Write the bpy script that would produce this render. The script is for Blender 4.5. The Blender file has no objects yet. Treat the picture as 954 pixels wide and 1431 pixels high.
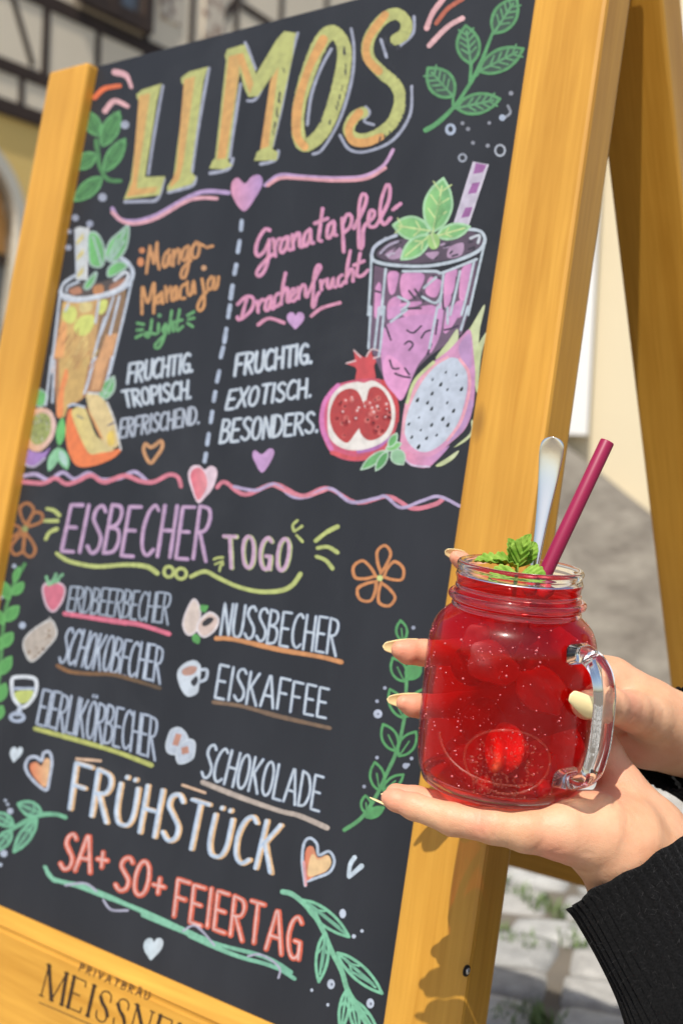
import bpy, bmesh, math, random
import numpy as np
from mathutils import Vector, Matrix
from mathutils.geometry import tessellate_polygon

# ------------------------------------------------------------------ camera, sky, sun, exposure
scene = bpy.context.scene
COL = scene.collection
F = 1751.95                      # focal length in photograph pixels (954 x 1431)
LEAN = math.radians(10)          # the chalkboard leans back by this much
BOARD_W = 0.49
QUAD = [(132, 94), (755, -68), (524, 1492), (-76, 1232)]   # the four corners of the chalkboard

def homography(src, dst):
    A = []
    for (x, y), (u, v) in zip(src, dst):
        A.append([x, y, 1, 0, 0, 0, -u*x, -u*y, -u])
        A.append([0, 0, 0, x, y, 1, -v*x, -v*y, -v])
    return np.linalg.svd(np.array(A, float))[2][-1].reshape(3, 3)

_H = homography([(0, 0), (1, 0), (1, 1), (0, 1)], [(x-477, y-715.5) for x, y in QUAD])
a_, b_, t_ = [np.array([h[0]/F, h[1]/F, h[2]]) for h in _H.T]
if t_[2] < 0: a_, b_, t_ = -a_, -b_, -t_
_s = BOARD_W/np.linalg.norm(a_)
a_, b_, t_ = a_*_s, b_*_s, t_*_s
_X = a_/np.linalg.norm(a_)
_N = np.cross(_X, b_/np.linalg.norm(b_)); _N /= np.linalg.norm(_N)
if _N[2] > 0: _N = -_N
_U = np.cross(_N, _X)
if _U[1] > 0: _U = -_U
BOARD_H = float(np.linalg.norm(b_))
BASE_Z = 0.265                   # height of the lower edge of the chalkboard
XW = np.array([1., 0, 0]); NW = np.array([0, -math.cos(LEAN), math.sin(LEAN)]); UW = np.array([0, math.sin(LEAN), math.cos(LEAN)])
M = np.outer(XW, _X) + np.outer(NW, _N) + np.outer(UW, _U)      # camera axes (right, down, forward) -> world
B0 = np.array([0, 0, BASE_Z])                                    # middle of the board's lower edge
CAM = B0 - XW*BOARD_W/2 + UW*BOARD_H - M @ t_

def P(px, py, d):
    "world point seen at photograph pixel px, py at depth d"
    return CAM + M @ np.array([(px-477)/F*d, (py-715.5)/F*d, d])
def cam_dir(v): return M @ np.array(v, float)
def hit(px, py, o, n):
    d = M @ np.array([(px-477)/F, (py-715.5)/F, 1.0])
    return CAM + d*(((o-CAM) @ n)/(d @ n))

cam_data = bpy.data.cameras.new('camera')
cam = bpy.data.objects.new('camera', cam_data); COL.objects.link(cam)
R, D_, Fw = M[:, 0], M[:, 1], M[:, 2]
cam.matrix_world = Matrix([[R[0], -D_[0], -Fw[0], CAM[0]], [R[1], -D_[1], -Fw[1], CAM[1]], [R[2], -D_[2], -Fw[2], CAM[2]], [0, 0, 0, 1]])
cam_data.sensor_fit = 'VERTICAL'; cam_data.sensor_height = 36.0
cam_data.lens = F/1431*36
cam_data.clip_start = 0.02; cam_data.clip_end = 500
cam_data.dof.use_dof = True; cam_data.dof.focus_distance = 0.668; cam_data.dof.aperture_fstop = 7.6
cam_data.dof.aperture_blades = 7
scene.camera = cam

SUN = np.array([.18, -.52, .84]); SUN /= np.linalg.norm(SUN)
world = bpy.data.worlds.new('World'); scene.world = world; world.use_nodes = True
wn = world.node_tree.nodes; wl = world.node_tree.links
sky = wn.new('ShaderNodeTexSky'); sky.sky_type = 'NISHITA'; sky.sun_disc = False
sky.sun_elevation = math.asin(SUN[2]); sky.sun_rotation = math.atan2(SUN[0], SUN[1]); sky.air_density = 1.2; sky.dust_density = 2.0
wl.new(sky.outputs[0], wn['Background'].inputs[0]); wn['Background'].inputs[1].default_value = 0.13
sun_data = bpy.data.lights.new('sun', 'SUN'); sun_data.energy = 4.6; sun_data.angle = math.radians(0.53); sun_data.color = (1, .955, .88)
sun = bpy.data.objects.new('sun', sun_data); COL.objects.link(sun)
sun.rotation_euler = Vector(-SUN).to_track_quat('-Z', 'Y').to_euler()
scene.view_settings.view_transform = 'Standard'; scene.view_settings.look = 'None'
scene.view_settings.exposure = 0.10; scene.view_settings.gamma = 1
cy = scene.cycles
cy.max_bounces = 14; cy.transparent_max_bounces = 40; cy.transmission_bounces = 12; cy.glossy_bounces = 6; cy.volume_bounces = 3; cy.diffuse_bounces = 4
cy.sample_clamp_indirect = 6.0; cy.blur_glossy = 1.0

# ------------------------------------------------------------------ helpers
rng = random.Random(7); nrng = np.random.default_rng(7)
def lin(c):
    return tuple(((v/255)/12.92 if v/255 <= .04045 else (((v/255)+.055)/1.055)**2.4) for v in c)

def thing(name, loc, label, cat, group=None, kind=None):
    o = bpy.data.objects.new(name, None); COL.objects.link(o); o.location = tuple(loc); o.empty_display_size = .05
    o['label'] = label; o['category'] = cat
    if group: o['group'] = group
    if kind: o['kind'] = kind
    return o
def world_loc(o):
    v = Vector((0, 0, 0))
    while o is not None:
        v += Vector(o.location); o = o.parent
    return v
def obj(name, verts, faces, mat, parent=None, smooth=True, label=None, loc=None, colors=None, mats=None, fmat=None):
    "one mesh object; verts in world coordinates"
    me = bpy.data.meshes.new(name)
    base = world_loc(parent) if parent else Vector((0, 0, 0))
    if loc is not None and not parent: base = Vector(tuple(loc))
    V = np.asarray(verts, float) - np.array(base)
    me.from_pydata(V.tolist(), [], [list(map(int, f)) for f in faces]); me.update()
    o = bpy.data.objects.new(name, me); COL.objects.link(o)
    if parent: o.parent = parent
    elif loc is not None: o.location = base
    for m_ in (mats or [mat]): me.materials.append(m_)
    if fmat is not None: me.polygons.foreach_set('material_index', np.asarray(fmat, np.int32))
    if smooth: me.polygons.foreach_set('use_smooth', np.ones(len(me.polygons), bool))
    if colors is not None:
        at = me.color_attributes.new('Col', 'FLOAT_COLOR', 'POINT')
        at.data.foreach_set('color', np.asarray(colors, np.float32).ravel())
    if label: o['label'] = label
    return o
def tag(o, label, cat, group=None, kind=None):
    o['label'] = label; o['category'] = cat
    if group: o['group'] = group
    if kind: o['kind'] = kind
    return o
def fix_normals(o):
    bm = bmesh.new(); bm.from_mesh(o.data); bmesh.ops.recalc_face_normals(bm, faces=bm.faces); bm.to_mesh(o.data); bm.free(); return o

class MB:
    def __init__(s): s.v = []; s.f = []
    def add(s, V, Fc):
        n = len(s.v); s.v.extend([tuple(p) for p in V]); s.f.extend([[i+n for i in f] for f in Fc]); return s
    def obox(s, o, ax, ay, az, bev=0.0):
        "box from corner o spanned by three vectors, optionally bevelled"
        bm = bmesh.new()
        vs = [bm.verts.new(tuple(o + ax*i + ay*j + az*k)) for i in (0, 1) for j in (0, 1) for k in (0, 1)]
        for q in ((0, 1, 3, 2), (4, 6, 7, 5), (0, 4, 5, 1), (2, 3, 7, 6), (0, 2, 6, 4), (1, 5, 7, 3)): bm.faces.new([vs[i] for i in q])
        bmesh.ops.recalc_face_normals(bm, faces=bm.faces)
        if bev: bmesh.ops.bevel(bm, geom=bm.edges[:], offset=bev, segments=2, affect='EDGES', profile=.6)
        bm.verts.index_update()
        s.add([v.co[:] for v in bm.verts], [[v.index for v in f.verts] for f in bm.faces]); bm.free(); return s
    def tube(s, pts, radii, seg=14, caps=True):
        pts = [np.asarray(p, float) for p in pts]; n = len(pts); prev = None; base = len(s.v)
        for i, p in enumerate(pts):
            t = pts[min(i+1, n-1)] - pts[max(i-1, 0)]; t /= np.linalg.norm(t)
            if prev is None:
                ref = np.array([0, 0, 1.]) if abs(t[2]) < .9 else np.array([1., 0, 0])
                u = np.cross(t, ref)
            else: u = prev - t*(prev @ t)
            u /= np.linalg.norm(u); w = np.cross(t, u); prev = u
            for k in range(seg):
                a = 2*math.pi*k/seg
                s.v.append(tuple(p + (u*math.cos(a) + w*math.sin(a))*radii[i]))
        for i in range(n-1):
            for k in range(seg):
                a = base+i*seg+k; b = base+i*seg+(k+1) % seg
                s.f.append([a, b, b+seg, a+seg])
        if caps:
            s.f.append([base+k for k in range(seg)][::-1]); s.f.append([base+(n-1)*seg+k for k in range(seg)])
        return s
    def build(s, name, mat, parent=None, **kw): return obj(name, s.v, s.f, mat, parent, **kw)

def catmull(pts, step=3.0, closed=False):
    p = np.asarray(pts, float); n = len(p)
    if n < 3 and not closed:
        L = np.linalg.norm(p[1]-p[0]); k = max(2, int(L/step)+1)
        return p[0] + (p[1]-p[0])*np.linspace(0, 1, k)[:, None]
    out = []
    rngs = range(n if closed else n-1)
    for i in rngs:
        if closed: p0, p1, p2, p3 = p[(i-1) % n], p[i], p[(i+1) % n], p[(i+2) % n]
        else: p0, p1, p2, p3 = p[max(i-1, 0)], p[i], p[i+1], p[min(i+2, n-1)]
        k = max(2, int(np.linalg.norm(p2-p1)/step))
        for t in np.arange(k)/k:
            out.append(.5*((2*p1) + (-p0+p2)*t + (2*p0-5*p1+4*p2-p3)*t*t + (-p0+3*p1-3*p2+p3)*t**3))
    if not closed: out.append(p[-1])
    return np.array(out)

# ------------------------------------------------------------------ materials
def new_mat(name):
    m = bpy.data.materials.new(name); m.use_nodes = True
    return m, m.node_tree.nodes, m.node_tree.links, m.node_tree.nodes['Principled BSDF']
def simple(name, col, rough=.6, metal=0, bump=0, bscale=60, spec=.5, var=.12, vscale=8):
    m, n, l, b = new_mat(name)
    b.inputs['Roughness'].default_value = rough; b.inputs['Metallic'].default_value = metal; b.inputs['Specular IOR Level'].default_value = spec
    tc = n.new('ShaderNodeTexCoord'); nz = n.new('ShaderNodeTexNoise'); nz.inputs['Scale'].default_value = vscale; nz.inputs['Detail'].default_value = 6
    l.new(tc.outputs['Object'], nz.inputs['Vector'])
    mx = n.new('ShaderNodeMix'); mx.data_type = 'RGBA'
    mx.inputs[6].default_value = tuple(c*(1-var) for c in col)+(1,); mx.inputs[7].default_value = tuple(min(1, c*(1+var)) for c in col)+(1,)
    l.new(nz.outputs[0], mx.inputs[0]); l.new(mx.outputs[2], b.inputs['Base Color'])
    if bump:
        n2 = n.new('ShaderNodeTexNoise'); n2.inputs['Scale'].default_value = bscale; n2.inputs['Detail'].default_value = 5
        l.new(tc.outputs['Object'], n2.inputs['Vector'])
        bp = n.new('ShaderNodeBump'); bp.inputs['Strength'].default_value = bump; bp.inputs['Distance'].default_value = .002
        l.new(n2.outputs[0], bp.inputs['Height']); l.new(bp.outputs[0], b.inputs['Normal'])
    return m
def wood_mat(name, dark, light, axis='z', rot=0.0, rough=.38):
    m, n, l, b = new_mat(name)
    tc = n.new('ShaderNodeTexCoord'); mp = n.new('ShaderNodeMapping')
    mp.vector_type = 'TEXTURE'; mp.inputs['Rotation'].default_value = (rot, 0, 0)
    mp.inputs['Scale'].default_value = (1, 1, 22) if axis == 'z' else (22, 1, 1)
    l.new(tc.outputs['Object'], mp.inputs['Vector'])
    n1 = n.new('ShaderNodeTexNoise'); n1.inputs['Scale'].default_value = 55; n1.inputs['Detail'].default_value = 7; n1.inputs['Roughness'].default_value = .6; n1.inputs['Distortion'].default_value = .6
    n2 = n.new('ShaderNodeTexNoise'); n2.inputs['Scale'].default_value = 330; n2.inputs['Detail'].default_value = 4
    l.new(mp.outputs[0], n1.inputs['Vector']); l.new(mp.outputs[0], n2.inputs['Vector'])
    n3 = n.new('ShaderNodeTexNoise'); n3.inputs['Scale'].default_value = 6; n3.inputs['Detail'].default_value = 3
    l.new(tc.outputs['Object'], n3.inputs['Vector'])
    cr = n.new('ShaderNodeValToRGB'); e = cr.color_ramp.elements
    e[0].position = .30; e[0].color = dark+(1,); e[1].position = .67; e[1].color = light+(1,)
    ad = n.new('ShaderNodeMath'); ad.operation = 'MULTIPLY_ADD'; ad.inputs[1].default_value = .35
    ad2 = n.new('ShaderNodeMath'); ad2.operation = 'MULTIPLY_ADD'; ad2.inputs[1].default_value = .65
    l.new(n2.outputs[0], ad.inputs[0]); l.new(n1.outputs[0], ad2.inputs[0]); ad.inputs[2].default_value = 0.0
    l.new(ad.outputs[0], ad2.inputs[2]); l.new(ad2.outputs[0], cr.inputs[0])
    mk = n.new('ShaderNodeMapping'); mk.vector_type = 'TEXTURE'; mk.inputs['Rotation'].default_value = (rot, 0, 0); mk.inputs['Scale'].default_value = (1, 1, 2.5) if axis == 'z' else (2.5, 1, 1); l.new(tc.outputs['Object'], mk.inputs['Vector'])
    vk = n.new('ShaderNodeTexVoronoi'); vk.inputs['Scale'].default_value = 11; l.new(mk.outputs[0], vk.inputs['Vector'])      # small knots
    rk = n.new('ShaderNodeMapRange'); rk.inputs['From Min'].default_value = .035; rk.inputs['From Max'].default_value = .085; rk.inputs['To Min'].default_value = .75; rk.inputs['To Max'].default_value = 0; l.new(vk.outputs['Distance'], rk.inputs['Value'])
    xk = n.new('ShaderNodeMix'); xk.data_type = 'RGBA'; l.new(rk.outputs[0], xk.inputs[0]); l.new(cr.outputs[0], xk.inputs[6]); xk.inputs[7].default_value = (.16, .07, .012, 1)
    mx = n.new('ShaderNodeMix'); mx.data_type = 'RGBA'; mx.blend_type = 'MULTIPLY'
    l.new(xk.outputs[2], mx.inputs[6])
    # plain grey value of n3, brightened so that it only mottles
    br = n.new('ShaderNodeMapRange'); br.inputs['From Min'].default_value = .3; br.inputs['From Max'].default_value = .7; br.inputs['To Min'].default_value = .80; br.inputs['To Max'].default_value = 1.0
    l.new(n3.outputs[0], br.inputs['Value']); l.new(br.outputs[0], mx.inputs[7]); mx.inputs[0].default_value = 1
    l.new(mx.outputs[2], b.inputs['Base Color'])
    b.inputs['Roughness'].default_value = rough; b.inputs['Specular IOR Level'].default_value = .4
    bp = n.new('ShaderNodeBump'); bp.inputs['Strength'].default_value = .25; bp.inputs['Distance'].default_value = .001
    l.new(ad2.outputs[0], bp.inputs['Height']); l.new(bp.outputs[0], b.inputs['Normal'])
    return m
# ------------------------------------------------------------------ the setting: ground, cobbles, grass, houses
m_ground = simple('sand_joint', (.13, .11, .085), .95, bump=.6, bscale=220, var=.35, vscale=14)
G = MB(); G.add([(-120, -120, -.014), (120, -120, -.014), (120, 120, -.014), (-120, 120, -.014)], [[0, 1, 2, 3]])
go = G.build('ground', m_ground, smooth=False); go['kind'] = 'structure'
# cobblestones with rounded, uneven heads
m_cob, n, l, b = new_mat('granite_sett')
at = n.new('ShaderNodeVertexColor'); at.layer_name = 'Col'
tc = n.new('ShaderNodeTexCoord'); nz = n.new('ShaderNodeTexNoise'); nz.inputs['Scale'].default_value = 420; nz.inputs['Detail'].default_value = 6
nz2 = n.new('ShaderNodeTexNoise'); nz2.inputs['Scale'].default_value = 38; nz2.inputs['Detail'].default_value = 5
l.new(tc.outputs['Object'], nz.inputs['Vector']); l.new(tc.outputs['Object'], nz2.inputs['Vector'])
mr = n.new('ShaderNodeMapRange'); mr.inputs['From Min'].default_value = .3; mr.inputs['From Max'].default_value = .7; mr.inputs['To Min'].default_value = .72; mr.inputs['To Max'].default_value = 1.2
mr2 = n.new('ShaderNodeMapRange'); mr2.inputs['From Min'].default_value = .3; mr2.inputs['From Max'].default_value = .7; mr2.inputs['To Min'].default_value = .75; mr2.inputs['To Max'].default_value = 1.12
l.new(nz.outputs[0], mr.inputs['Value']); l.new(nz2.outputs[0], mr2.inputs['Value'])
mu = n.new('ShaderNodeMath'); mu.operation = 'MULTIPLY'; l.new(mr.outputs[0], mu.inputs[0]); l.new(mr2.outputs[0], mu.inputs[1])
mx = n.new('ShaderNodeMix'); mx.data_type = 'RGBA'; mx.blend_type = 'MULTIPLY'; mx.inputs[0].default_value = 1
l.new(at.outputs[0], mx.inputs[6]); l.new(mu.outputs[0], mx.inputs[7]); l.new(mx.outputs[2], b.inputs['Base Color'])
b.inputs['Roughness'].default_value = .8
bp = n.new('ShaderNodeBump'); bp.inputs['Strength'].default_value = .5; bp.inputs['Distance'].default_value = .003
l.new(nz2.outputs[0], bp.inputs['Height']); l.new(bp.outputs[0], b.inputs['Normal'])
V, Fc, Cc = [], [], []
joints = []
ang = math.radians(24); ca, sa = math.cos(ang), math.sin(ang)
row_y = -2.6; r_i = 0
while row_y < 6.5:
    dy = rng.uniform(.095, .125)
    x = -4.6 + rng.uniform(0, .1)
    while x < 3.0:
        dx = rng.uniform(.11, .19)
        gx, gy = rng.uniform(.009, .017), rng.uniform(.009, .017)
        h = rng.uniform(-.004, .004); tx, ty = rng.uniform(-.05, .05), rng.uniform(-.05, .05)
        wx, wy = x*ca - row_y*sa, x*sa + row_y*ca
        if -4.5 < wx < 2.5 and -1.6 < wy < 5.5:
            n0 = len(V); K = 6
            cgrey = rng.uniform(.30, .47); warm = rng.uniform(.93, 1.0)
            jit = [(rng.uniform(-.008, .008), rng.uniform(-.008, .008)) for _ in range(4)]
            for j in range(K):
                for i in range(K):
                    u, v = (0, .03, .22, .78, .97, 1)[i], (0, .03, .22, .78, .97, 1)[j]
                    e = min(u, 1-u, v, 1-v)
                    su, sv = u*2-1, v*2-1
                    rr = 1-.10*(su*su*sv*sv)
                    ju = sum(jit[k][0]*w for k, w in enumerate(((1-u)*(1-v), u*(1-v), u*v, (1-u)*v)))
                    jv = sum(jit[k][1]*w for k, w in enumerate(((1-u)*(1-v), u*(1-v), u*v, (1-u)*v)))
                    lx = x+gx/2+(dx-gx)*(.5+.5*su*rr)+ju; ly = row_y+gy/2+(dy-gy)*(.5+.5*sv*rr)+jv
                    z = h + .006*(1-(su**4+sv**4)*.5) - .006 + su*tx*.05+sv*ty*.05 + rng.uniform(-.0012, .0012)
                    if e == 0: z -= .014
                    V.append((lx*ca-ly*sa, lx*sa+ly*ca, z)); Cc.append((cgrey, cgrey*(.5+.5*warm)*.985, cgrey*warm*.93, 1))
            for j in range(K-1):
                for i in range(K-1):
                    Fc.append([n0+j*K+i, n0+j*K+i+1, n0+(j+1)*K+i+1, n0+(j+1)*K+i])
            joints.append((x, row_y, dx, dy))
        x += dx
    row_y += dy
cb = obj('cobblestone_pavement', V, Fc, m_cob, colors=Cc); cb['kind'] = 'structure'

m_grass = simple('grass_blade', (.11, .17, .045), .6, var=.45, vscale=30)
gv, gf = [], []
def tuft(cx, cy, rad, nb, hh):
    for _ in range(nb):
        a = rng.uniform(0, 6.28); rr = rad*math.sqrt(rng.random())
        x, y = cx+math.cos(a)*rr, cy+math.sin(a)*rr*.55
        h = hh*rng.uniform(.5, 1.1); b2 = rng.uniform(0, 6.28); w = rng.uniform(.0012, .0026); ln = h*rng.uniform(.2, .9)
        dx, dy = math.cos(b2), math.sin(b2); n0 = len(gv)
        gv.extend([(x-dy*w, y+dx*w, -.013), (x+dy*w, y-dx*w, -.013), (x+dx*ln*.35+dy*w*.8, y+dy*ln*.35-dx*w*.8, -.013+h*.65), (x+dx*ln*.35-dy*w*.8, y+dy*ln*.35+dx*w*.8, -.013+h*.65), (x+dx*ln, y+dy*ln, -.013+h)])
        gf.extend([[n0, n0+1, n0+2, n0+3], [n0+3, n0+2, n0+4]])
for (px, py, rad, nb) in ((720, 1312, .075, 260), (742, 1252, .05, 120), (760, 1262, .06, 130), (745, 1418, .06, 220), (712, 1425, .05, 120), (838, 1300, .07, 150), (700, 1240, .05, 80), (800, 1310, .04, 60)):
    g = hit(px, py, np.array([0, 0, 0.]), np.array([0, 0, 1.])); tuft(g[0], g[1], rad*.75, int(nb*.4), .026)
for (x, y, dx, dy) in joints:
    if rng.random() < .10:
        cx, cy2 = x*ca-y*sa, x*sa+y*ca
        tuft(cx, cy2, rng.uniform(.02, .06), rng.randint(8, 26), .026)
gr = obj('grass', gv, gf, m_grass, smooth=False); tag(gr, 'short grass growing in the joints between the cobblestones', 'grass', kind='stuff')

# --- houses: each facade is built on its own upright plane
class Facade:
    def __init__(s, px, py, depth, dirx):
        s.o = P(px, py, depth); g = cam_dir((dirx, 0, 1)) if not isinstance(dirx, tuple) else cam_dir(dirx)
        g[2] = 0; s.g = g/np.linalg.norm(g)
        s.z = np.array([0, 0, 1.]); s.n = np.cross(s.g, s.z)
        if s.n @ (CAM - s.o) < 0: s.n = -s.n
    def at(s, px, py):
        h = hit(px, py, s.o, s.n); return (h - s.o) @ s.g, h[2]
    def pt(s, q, off=0.0): return s.o*np.array([1, 1, 0]) + s.g*q[0] + s.z*q[1] + s.n*off
    def slab(s, mb, s0, s1, z0, z1, back, front):
        mb.obox(s.pt((s0, z0), back), s.g*(s1-s0), s.z*(z1-z0), s.n*(front-back)); return mb
    def beam(s, mb, p, q, w, off0=-.02, off1=.007):
        a, b = s.pt(p, off0), s.pt(q, off0); d = b-a; L = np.linalg.norm(d); d /= L
        side = np.cross(d, s.n); side /= np.linalg.norm(side)
        mb.obox(a-side*w/2, d*L, side*w, s.n*(off1-off0), .01); return mb

m_plaster = simple('aged_plaster', (.86, .74, .56), .9, bump=.12, bscale=25, var=.10, vscale=1.5)
m_yellow = simple('ochre_plaster', (.84, .58, .19), .9, bump=.12, bscale=25, var=.10, vscale=1.5)
m_beam = simple('dark_timber', (.045, .026, .017), .75, bump=.4, bscale=40, var=.4)
m_trim = simple('sandstone_trim', (.62, .57, .47), .85, bump=.3, var=.12, vscale=3)
m_door = simple('brown_door', (.62, .31, .09), .6, var=.2, vscale=4)
m_glass = simple('window_glass', (.16, .17, .18), .08, var=.1, spec=.8)
m_iron = simple('dark_iron', (.02, .02, .022), .5)

TH = Facade(60, 250, 8.0, (.63, 0, 1))
th = thing('half_timbered_house', TH.pt((0, 0)), 'half-timbered house with dark beams, beige panels and ochre ground floor', 'house')
zb = TH.at(30, 155)[1]
s_near, s_far = TH.at(-560, 100)[0], TH.at(560, 60)[0]
TH.slab(MB(), s_near, s_far, zb, zb+5.5, -.4, 0).build('upper_wall', m_plaster, th, smooth=False)
# ground floor with an arched opening
sa0, za = TH.at(-70, 300)[0], 0
s_arc_r = TH.at(22, 300)[0]; z_spring = TH.at(22, 330)[1]; z_top = TH.at(-25, 205)[1]
rad = max(.5, z_top - z_spring); s_c = s_arc_r - rad
mb = MB()
TH.slab(mb, s_near, s_c-rad, 0, zb, -.35, -.02); TH.slab(mb, s_c+rad, s_far, 0, zb, -.35, -.02)
NA = 24
arc = [(s_c+rad*math.cos(math.pi*(1-k/NA)), z_spring+rad*math.sin(math.pi*(1-k/NA))) for k in range(NA+1)]
for k in range(NA):
    a, b2 = arc[k], arc[k+1]
    V8 = [TH.pt(q, off) for off in (-.35, -.02) for q in (a, b2, (b2[0], zb), (a[0], zb))]
    mb.add(V8, [[0, 1, 2, 3], [4, 5, 6, 7], [0, 1, 5, 4], [2, 3, 7, 6]])
fix_normals(mb.build('ground_floor_wall', m_yellow, th, smooth=False))
TW_ = abs(TH.at(37, 300)[0]-s_arc_r)
mb = MB()
ring = [(s_c+(rad+.0)*math.cos(t), z_spring+rad*math.sin(t), s_c+(rad+TW_)*math.cos(t), z_spring+(rad+TW_)*math.sin(t)) for t in np.linspace(0, math.pi, 25)]
for k in range(24):
    a, b2 = ring[k], ring[k+1]
    V8 = [TH.pt(q, off) for off in (-.16, .03) for q in ((a[0], a[1]), (b2[0], b2[1]), (b2[2], b2[3]), (a[2], a[3]))]
    mb.add(V8, [[0, 1, 2, 3], [4, 5, 6, 7], [0, 1, 5, 4], [2, 3, 7, 6]])
for sg in (-1, 1):
    x0 = s_c+sg*rad; x1 = s_c+sg*(rad+TW_)
    TH.slab(mb, min(x0, x1), max(x0, x1), 0, z_spring, -.16, .03)
fix_normals(mb.build('arch_trim', m_trim, th, smooth=False))
zd = TH.at(5, 352)[1]
TH.slab(MB(), s_c-rad, s_c+rad, zd, z_top, -.12, -.075).build('arch_panel', m_door, th, smooth=False)
TH.slab(MB(), s_c-rad, s_c+rad, zd-.06, zd-.003, -.14, -.055).build('door_lintel', m_beam, th, smooth=False)
TH.slab(MB(), s_c-rad, s_c+rad, 0, zd-.063, -.16, -.09).build('door', m_glass, th, smooth=False)
def px_beam(p, q, w, ext=(0, 0)):
    a, b2 = TH.at(*p), TH.at(*q); d = np.array(b2)-np.array(a)
    a = np.array(a)-d*ext[0]; b2 = np.array(b2)+d*ext[1]
    TH.beam(MB(), tuple(a), tuple(b2), w).build('timber_beam', m_beam, th, smooth=False)
def hz(px, py, w):   # a level beam through this point, along the whole front
    z = TH.at(px, py)[1]; TH.beam(MB(), (s_near, z), (s_far, z), w, off1=.010).build('timber_beam', m_beam, th, smooth=False); return z
z2 = hz(28, 156, .10); z1 = hz(30, 100, .09); z3 = hz(145, 38, .105)
def upright(px, py, za_, zb_, w=.065):
    s_ = TH.at(px, py)[0]; TH.beam(MB(), (s_, za_), (s_, zb_), w, off1=.008).build('timber_beam', m_beam, th, smooth=False); return s_
zt = zb+4.5
for px in (-330, -190, -80, 64): upright(px, 60, z1, zt)
upright(137, 60, z1, z3, .055)
for px in (205, 268, 330, 392, 455): upright(px, 30, z2, zt, .06)
for px in (-300, -140, 30, 100, 190): upright(px, 130, z2, z1, .05)
px_beam((19, 0), (46, 92), .05, (.5, 0)); px_beam((330, 0), (296, 50), .07, (1.0, .2)); px_beam((345, 12), (388, 40), .07, (.2, .6))
# window above the third beam
sw0, sw1 = TH.at(108, 20)[0], TH.at(198, 20)[0]; zw0 = z3+.12
w = TH.slab(MB(), sw0, sw1, zw0, zw0+1.5, -.03, .02).build('window', m_glass, th, smooth=False)
mb = MB()
for s_ in (sw0, sw0+(sw1-sw0)*.47, sw1): TH.slab(mb, s_-.045, s_+.045, zw0-.05, zw0+1.55, .021, .075)
for z_ in (zw0, zw0+1.5): TH.slab(mb, sw0+.046, sw1-.046, z_-.05, z_+.05, .021, .07)
mb.build('window_frame', m_beam, w, smooth=False)
# speckled ornament panels between the far uprights
m_orn, n, l, b = new_mat('painted_ornament')
tc = n.new('ShaderNodeTexCoord'); nz = n.new('ShaderNodeTexVoronoi'); nz.inputs['Scale'].default_value = 14
l.new(tc.outputs['Object'], nz.inputs['Vector']); cr = n.new('ShaderNodeValToRGB')
cr.color_ramp.elements[0].position = .25; cr.color_ramp.elements[0].color = (.30, .17, .12, 1); cr.color_ramp.elements[1].position = .5; cr.color_ramp.elements[1].color = (.74, .64, .50, 1)
l.new(nz.outputs[0], cr.inputs[0]); l.new(cr.outputs[0], b.inputs['Base Color']); b.inputs['Roughness'].default_value = .9
for x0, x1 in ((222, 250), (283, 312)):
    q0, q1 = TH.at(x0, 40)[0], TH.at(x1, 40)[0]
    TH.slab(MB(), q0, q1, z3+.25, z3+2.2, -.01, .012).build('ornament_panel', m_orn, th, smooth=False)
# roof
q = [TH.pt((s_near-.3, zb+5.4), .08), TH.pt((s_far+.3, zb+5.4), .08), TH.pt((s_far+.3, zb+9.5), -4), TH.pt((s_near-.3, zb+9.5), -4)]
q += [p_ + np.array([0, 0, .2]) for p_ in q]
obj('roof', q, [[0, 1, 2, 3], [4, 5, 6, 7], [0, 1, 5, 4], [1, 2, 6, 5], [2, 3, 7, 6], [3, 0, 4, 7]], simple('roof_tiles', (.22, .07, .04), .8, bump=.5), th, smooth=False)

# cream house on the right with a sloping grey plinth
m_cream = simple('cream_render', (.66, .56, .38), .9, bump=.2, bscale=30, var=.06, vscale=2)
m_white = simple('white_trim', (.74, .72, .68), .8, bump=.15, var=.06, vscale=2)
m_plinth, n, l, b = new_mat('grey_stone_plinth')
tc = n.new('ShaderNodeTexCoord'); mp = n.new('ShaderNodeMapping'); mp.inputs['Scale'].default_value = (1, 1, 1.6)
nz = n.new('ShaderNodeTexNoise'); nz.inputs['Scale'].default_value = 9; nz.inputs['Detail'].default_value = 10; nz.inputs['Roughness'].default_value = .65
l.new(tc.outputs['Object'], mp.inputs[0]); l.new(mp.outputs[0], nz.inputs['Vector']); cr = n.new('ShaderNodeValToRGB')
cr.color_ramp.elements[0].position = .32; cr.color_ramp.elements[0].color = (.15, .125, .10, 1); cr.color_ramp.elements[1].position = .68; cr.color_ramp.elements[1].color = (.36, .32, .26, 1)
l.new(nz.outputs[0], cr.inputs[0]); l.new(cr.outputs[0], b.inputs['Base Color']); b.inputs['Roughness'].default_value = .9
bp = n.new('ShaderNodeBump'); bp.inputs['Strength'].default_value = .5; bp.inputs['Distance'].default_value = .02; l.new(nz.outputs[0], bp.inputs['Height']); l.new(bp.outputs[0], b.inputs['Normal'])
CH = Facade(850, 700, 3.7, (1, 0, -.25))
ch = thing('cream_house', CH.pt((0, 0)), 'cream rendered house with a sloping grey stone plinth behind the open sign frame', 'house')
c0, c1 = CH.at(660, 500)[0], CH.at(1900, 500)[0]
CH.slab(MB(), c0, c1, 0, 7, -.5, 0).build('wall', m_cream, ch, smooth=False)
pa, pb = CH.at(778, 612), CH.at(893, 704)
sl = (pb[1]-pa[1])/(pb[0]-pa[0])
z_l = pa[1]+sl*(c0-pa[0])*.25; z_r = max(.12, pa[1]+sl*(CH.at(960, 700)[0]-pa[0]))
prof = [(c0, z_l), pa, (CH.at(960, 700)[0], z_r), (c1, z_r)]
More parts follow.
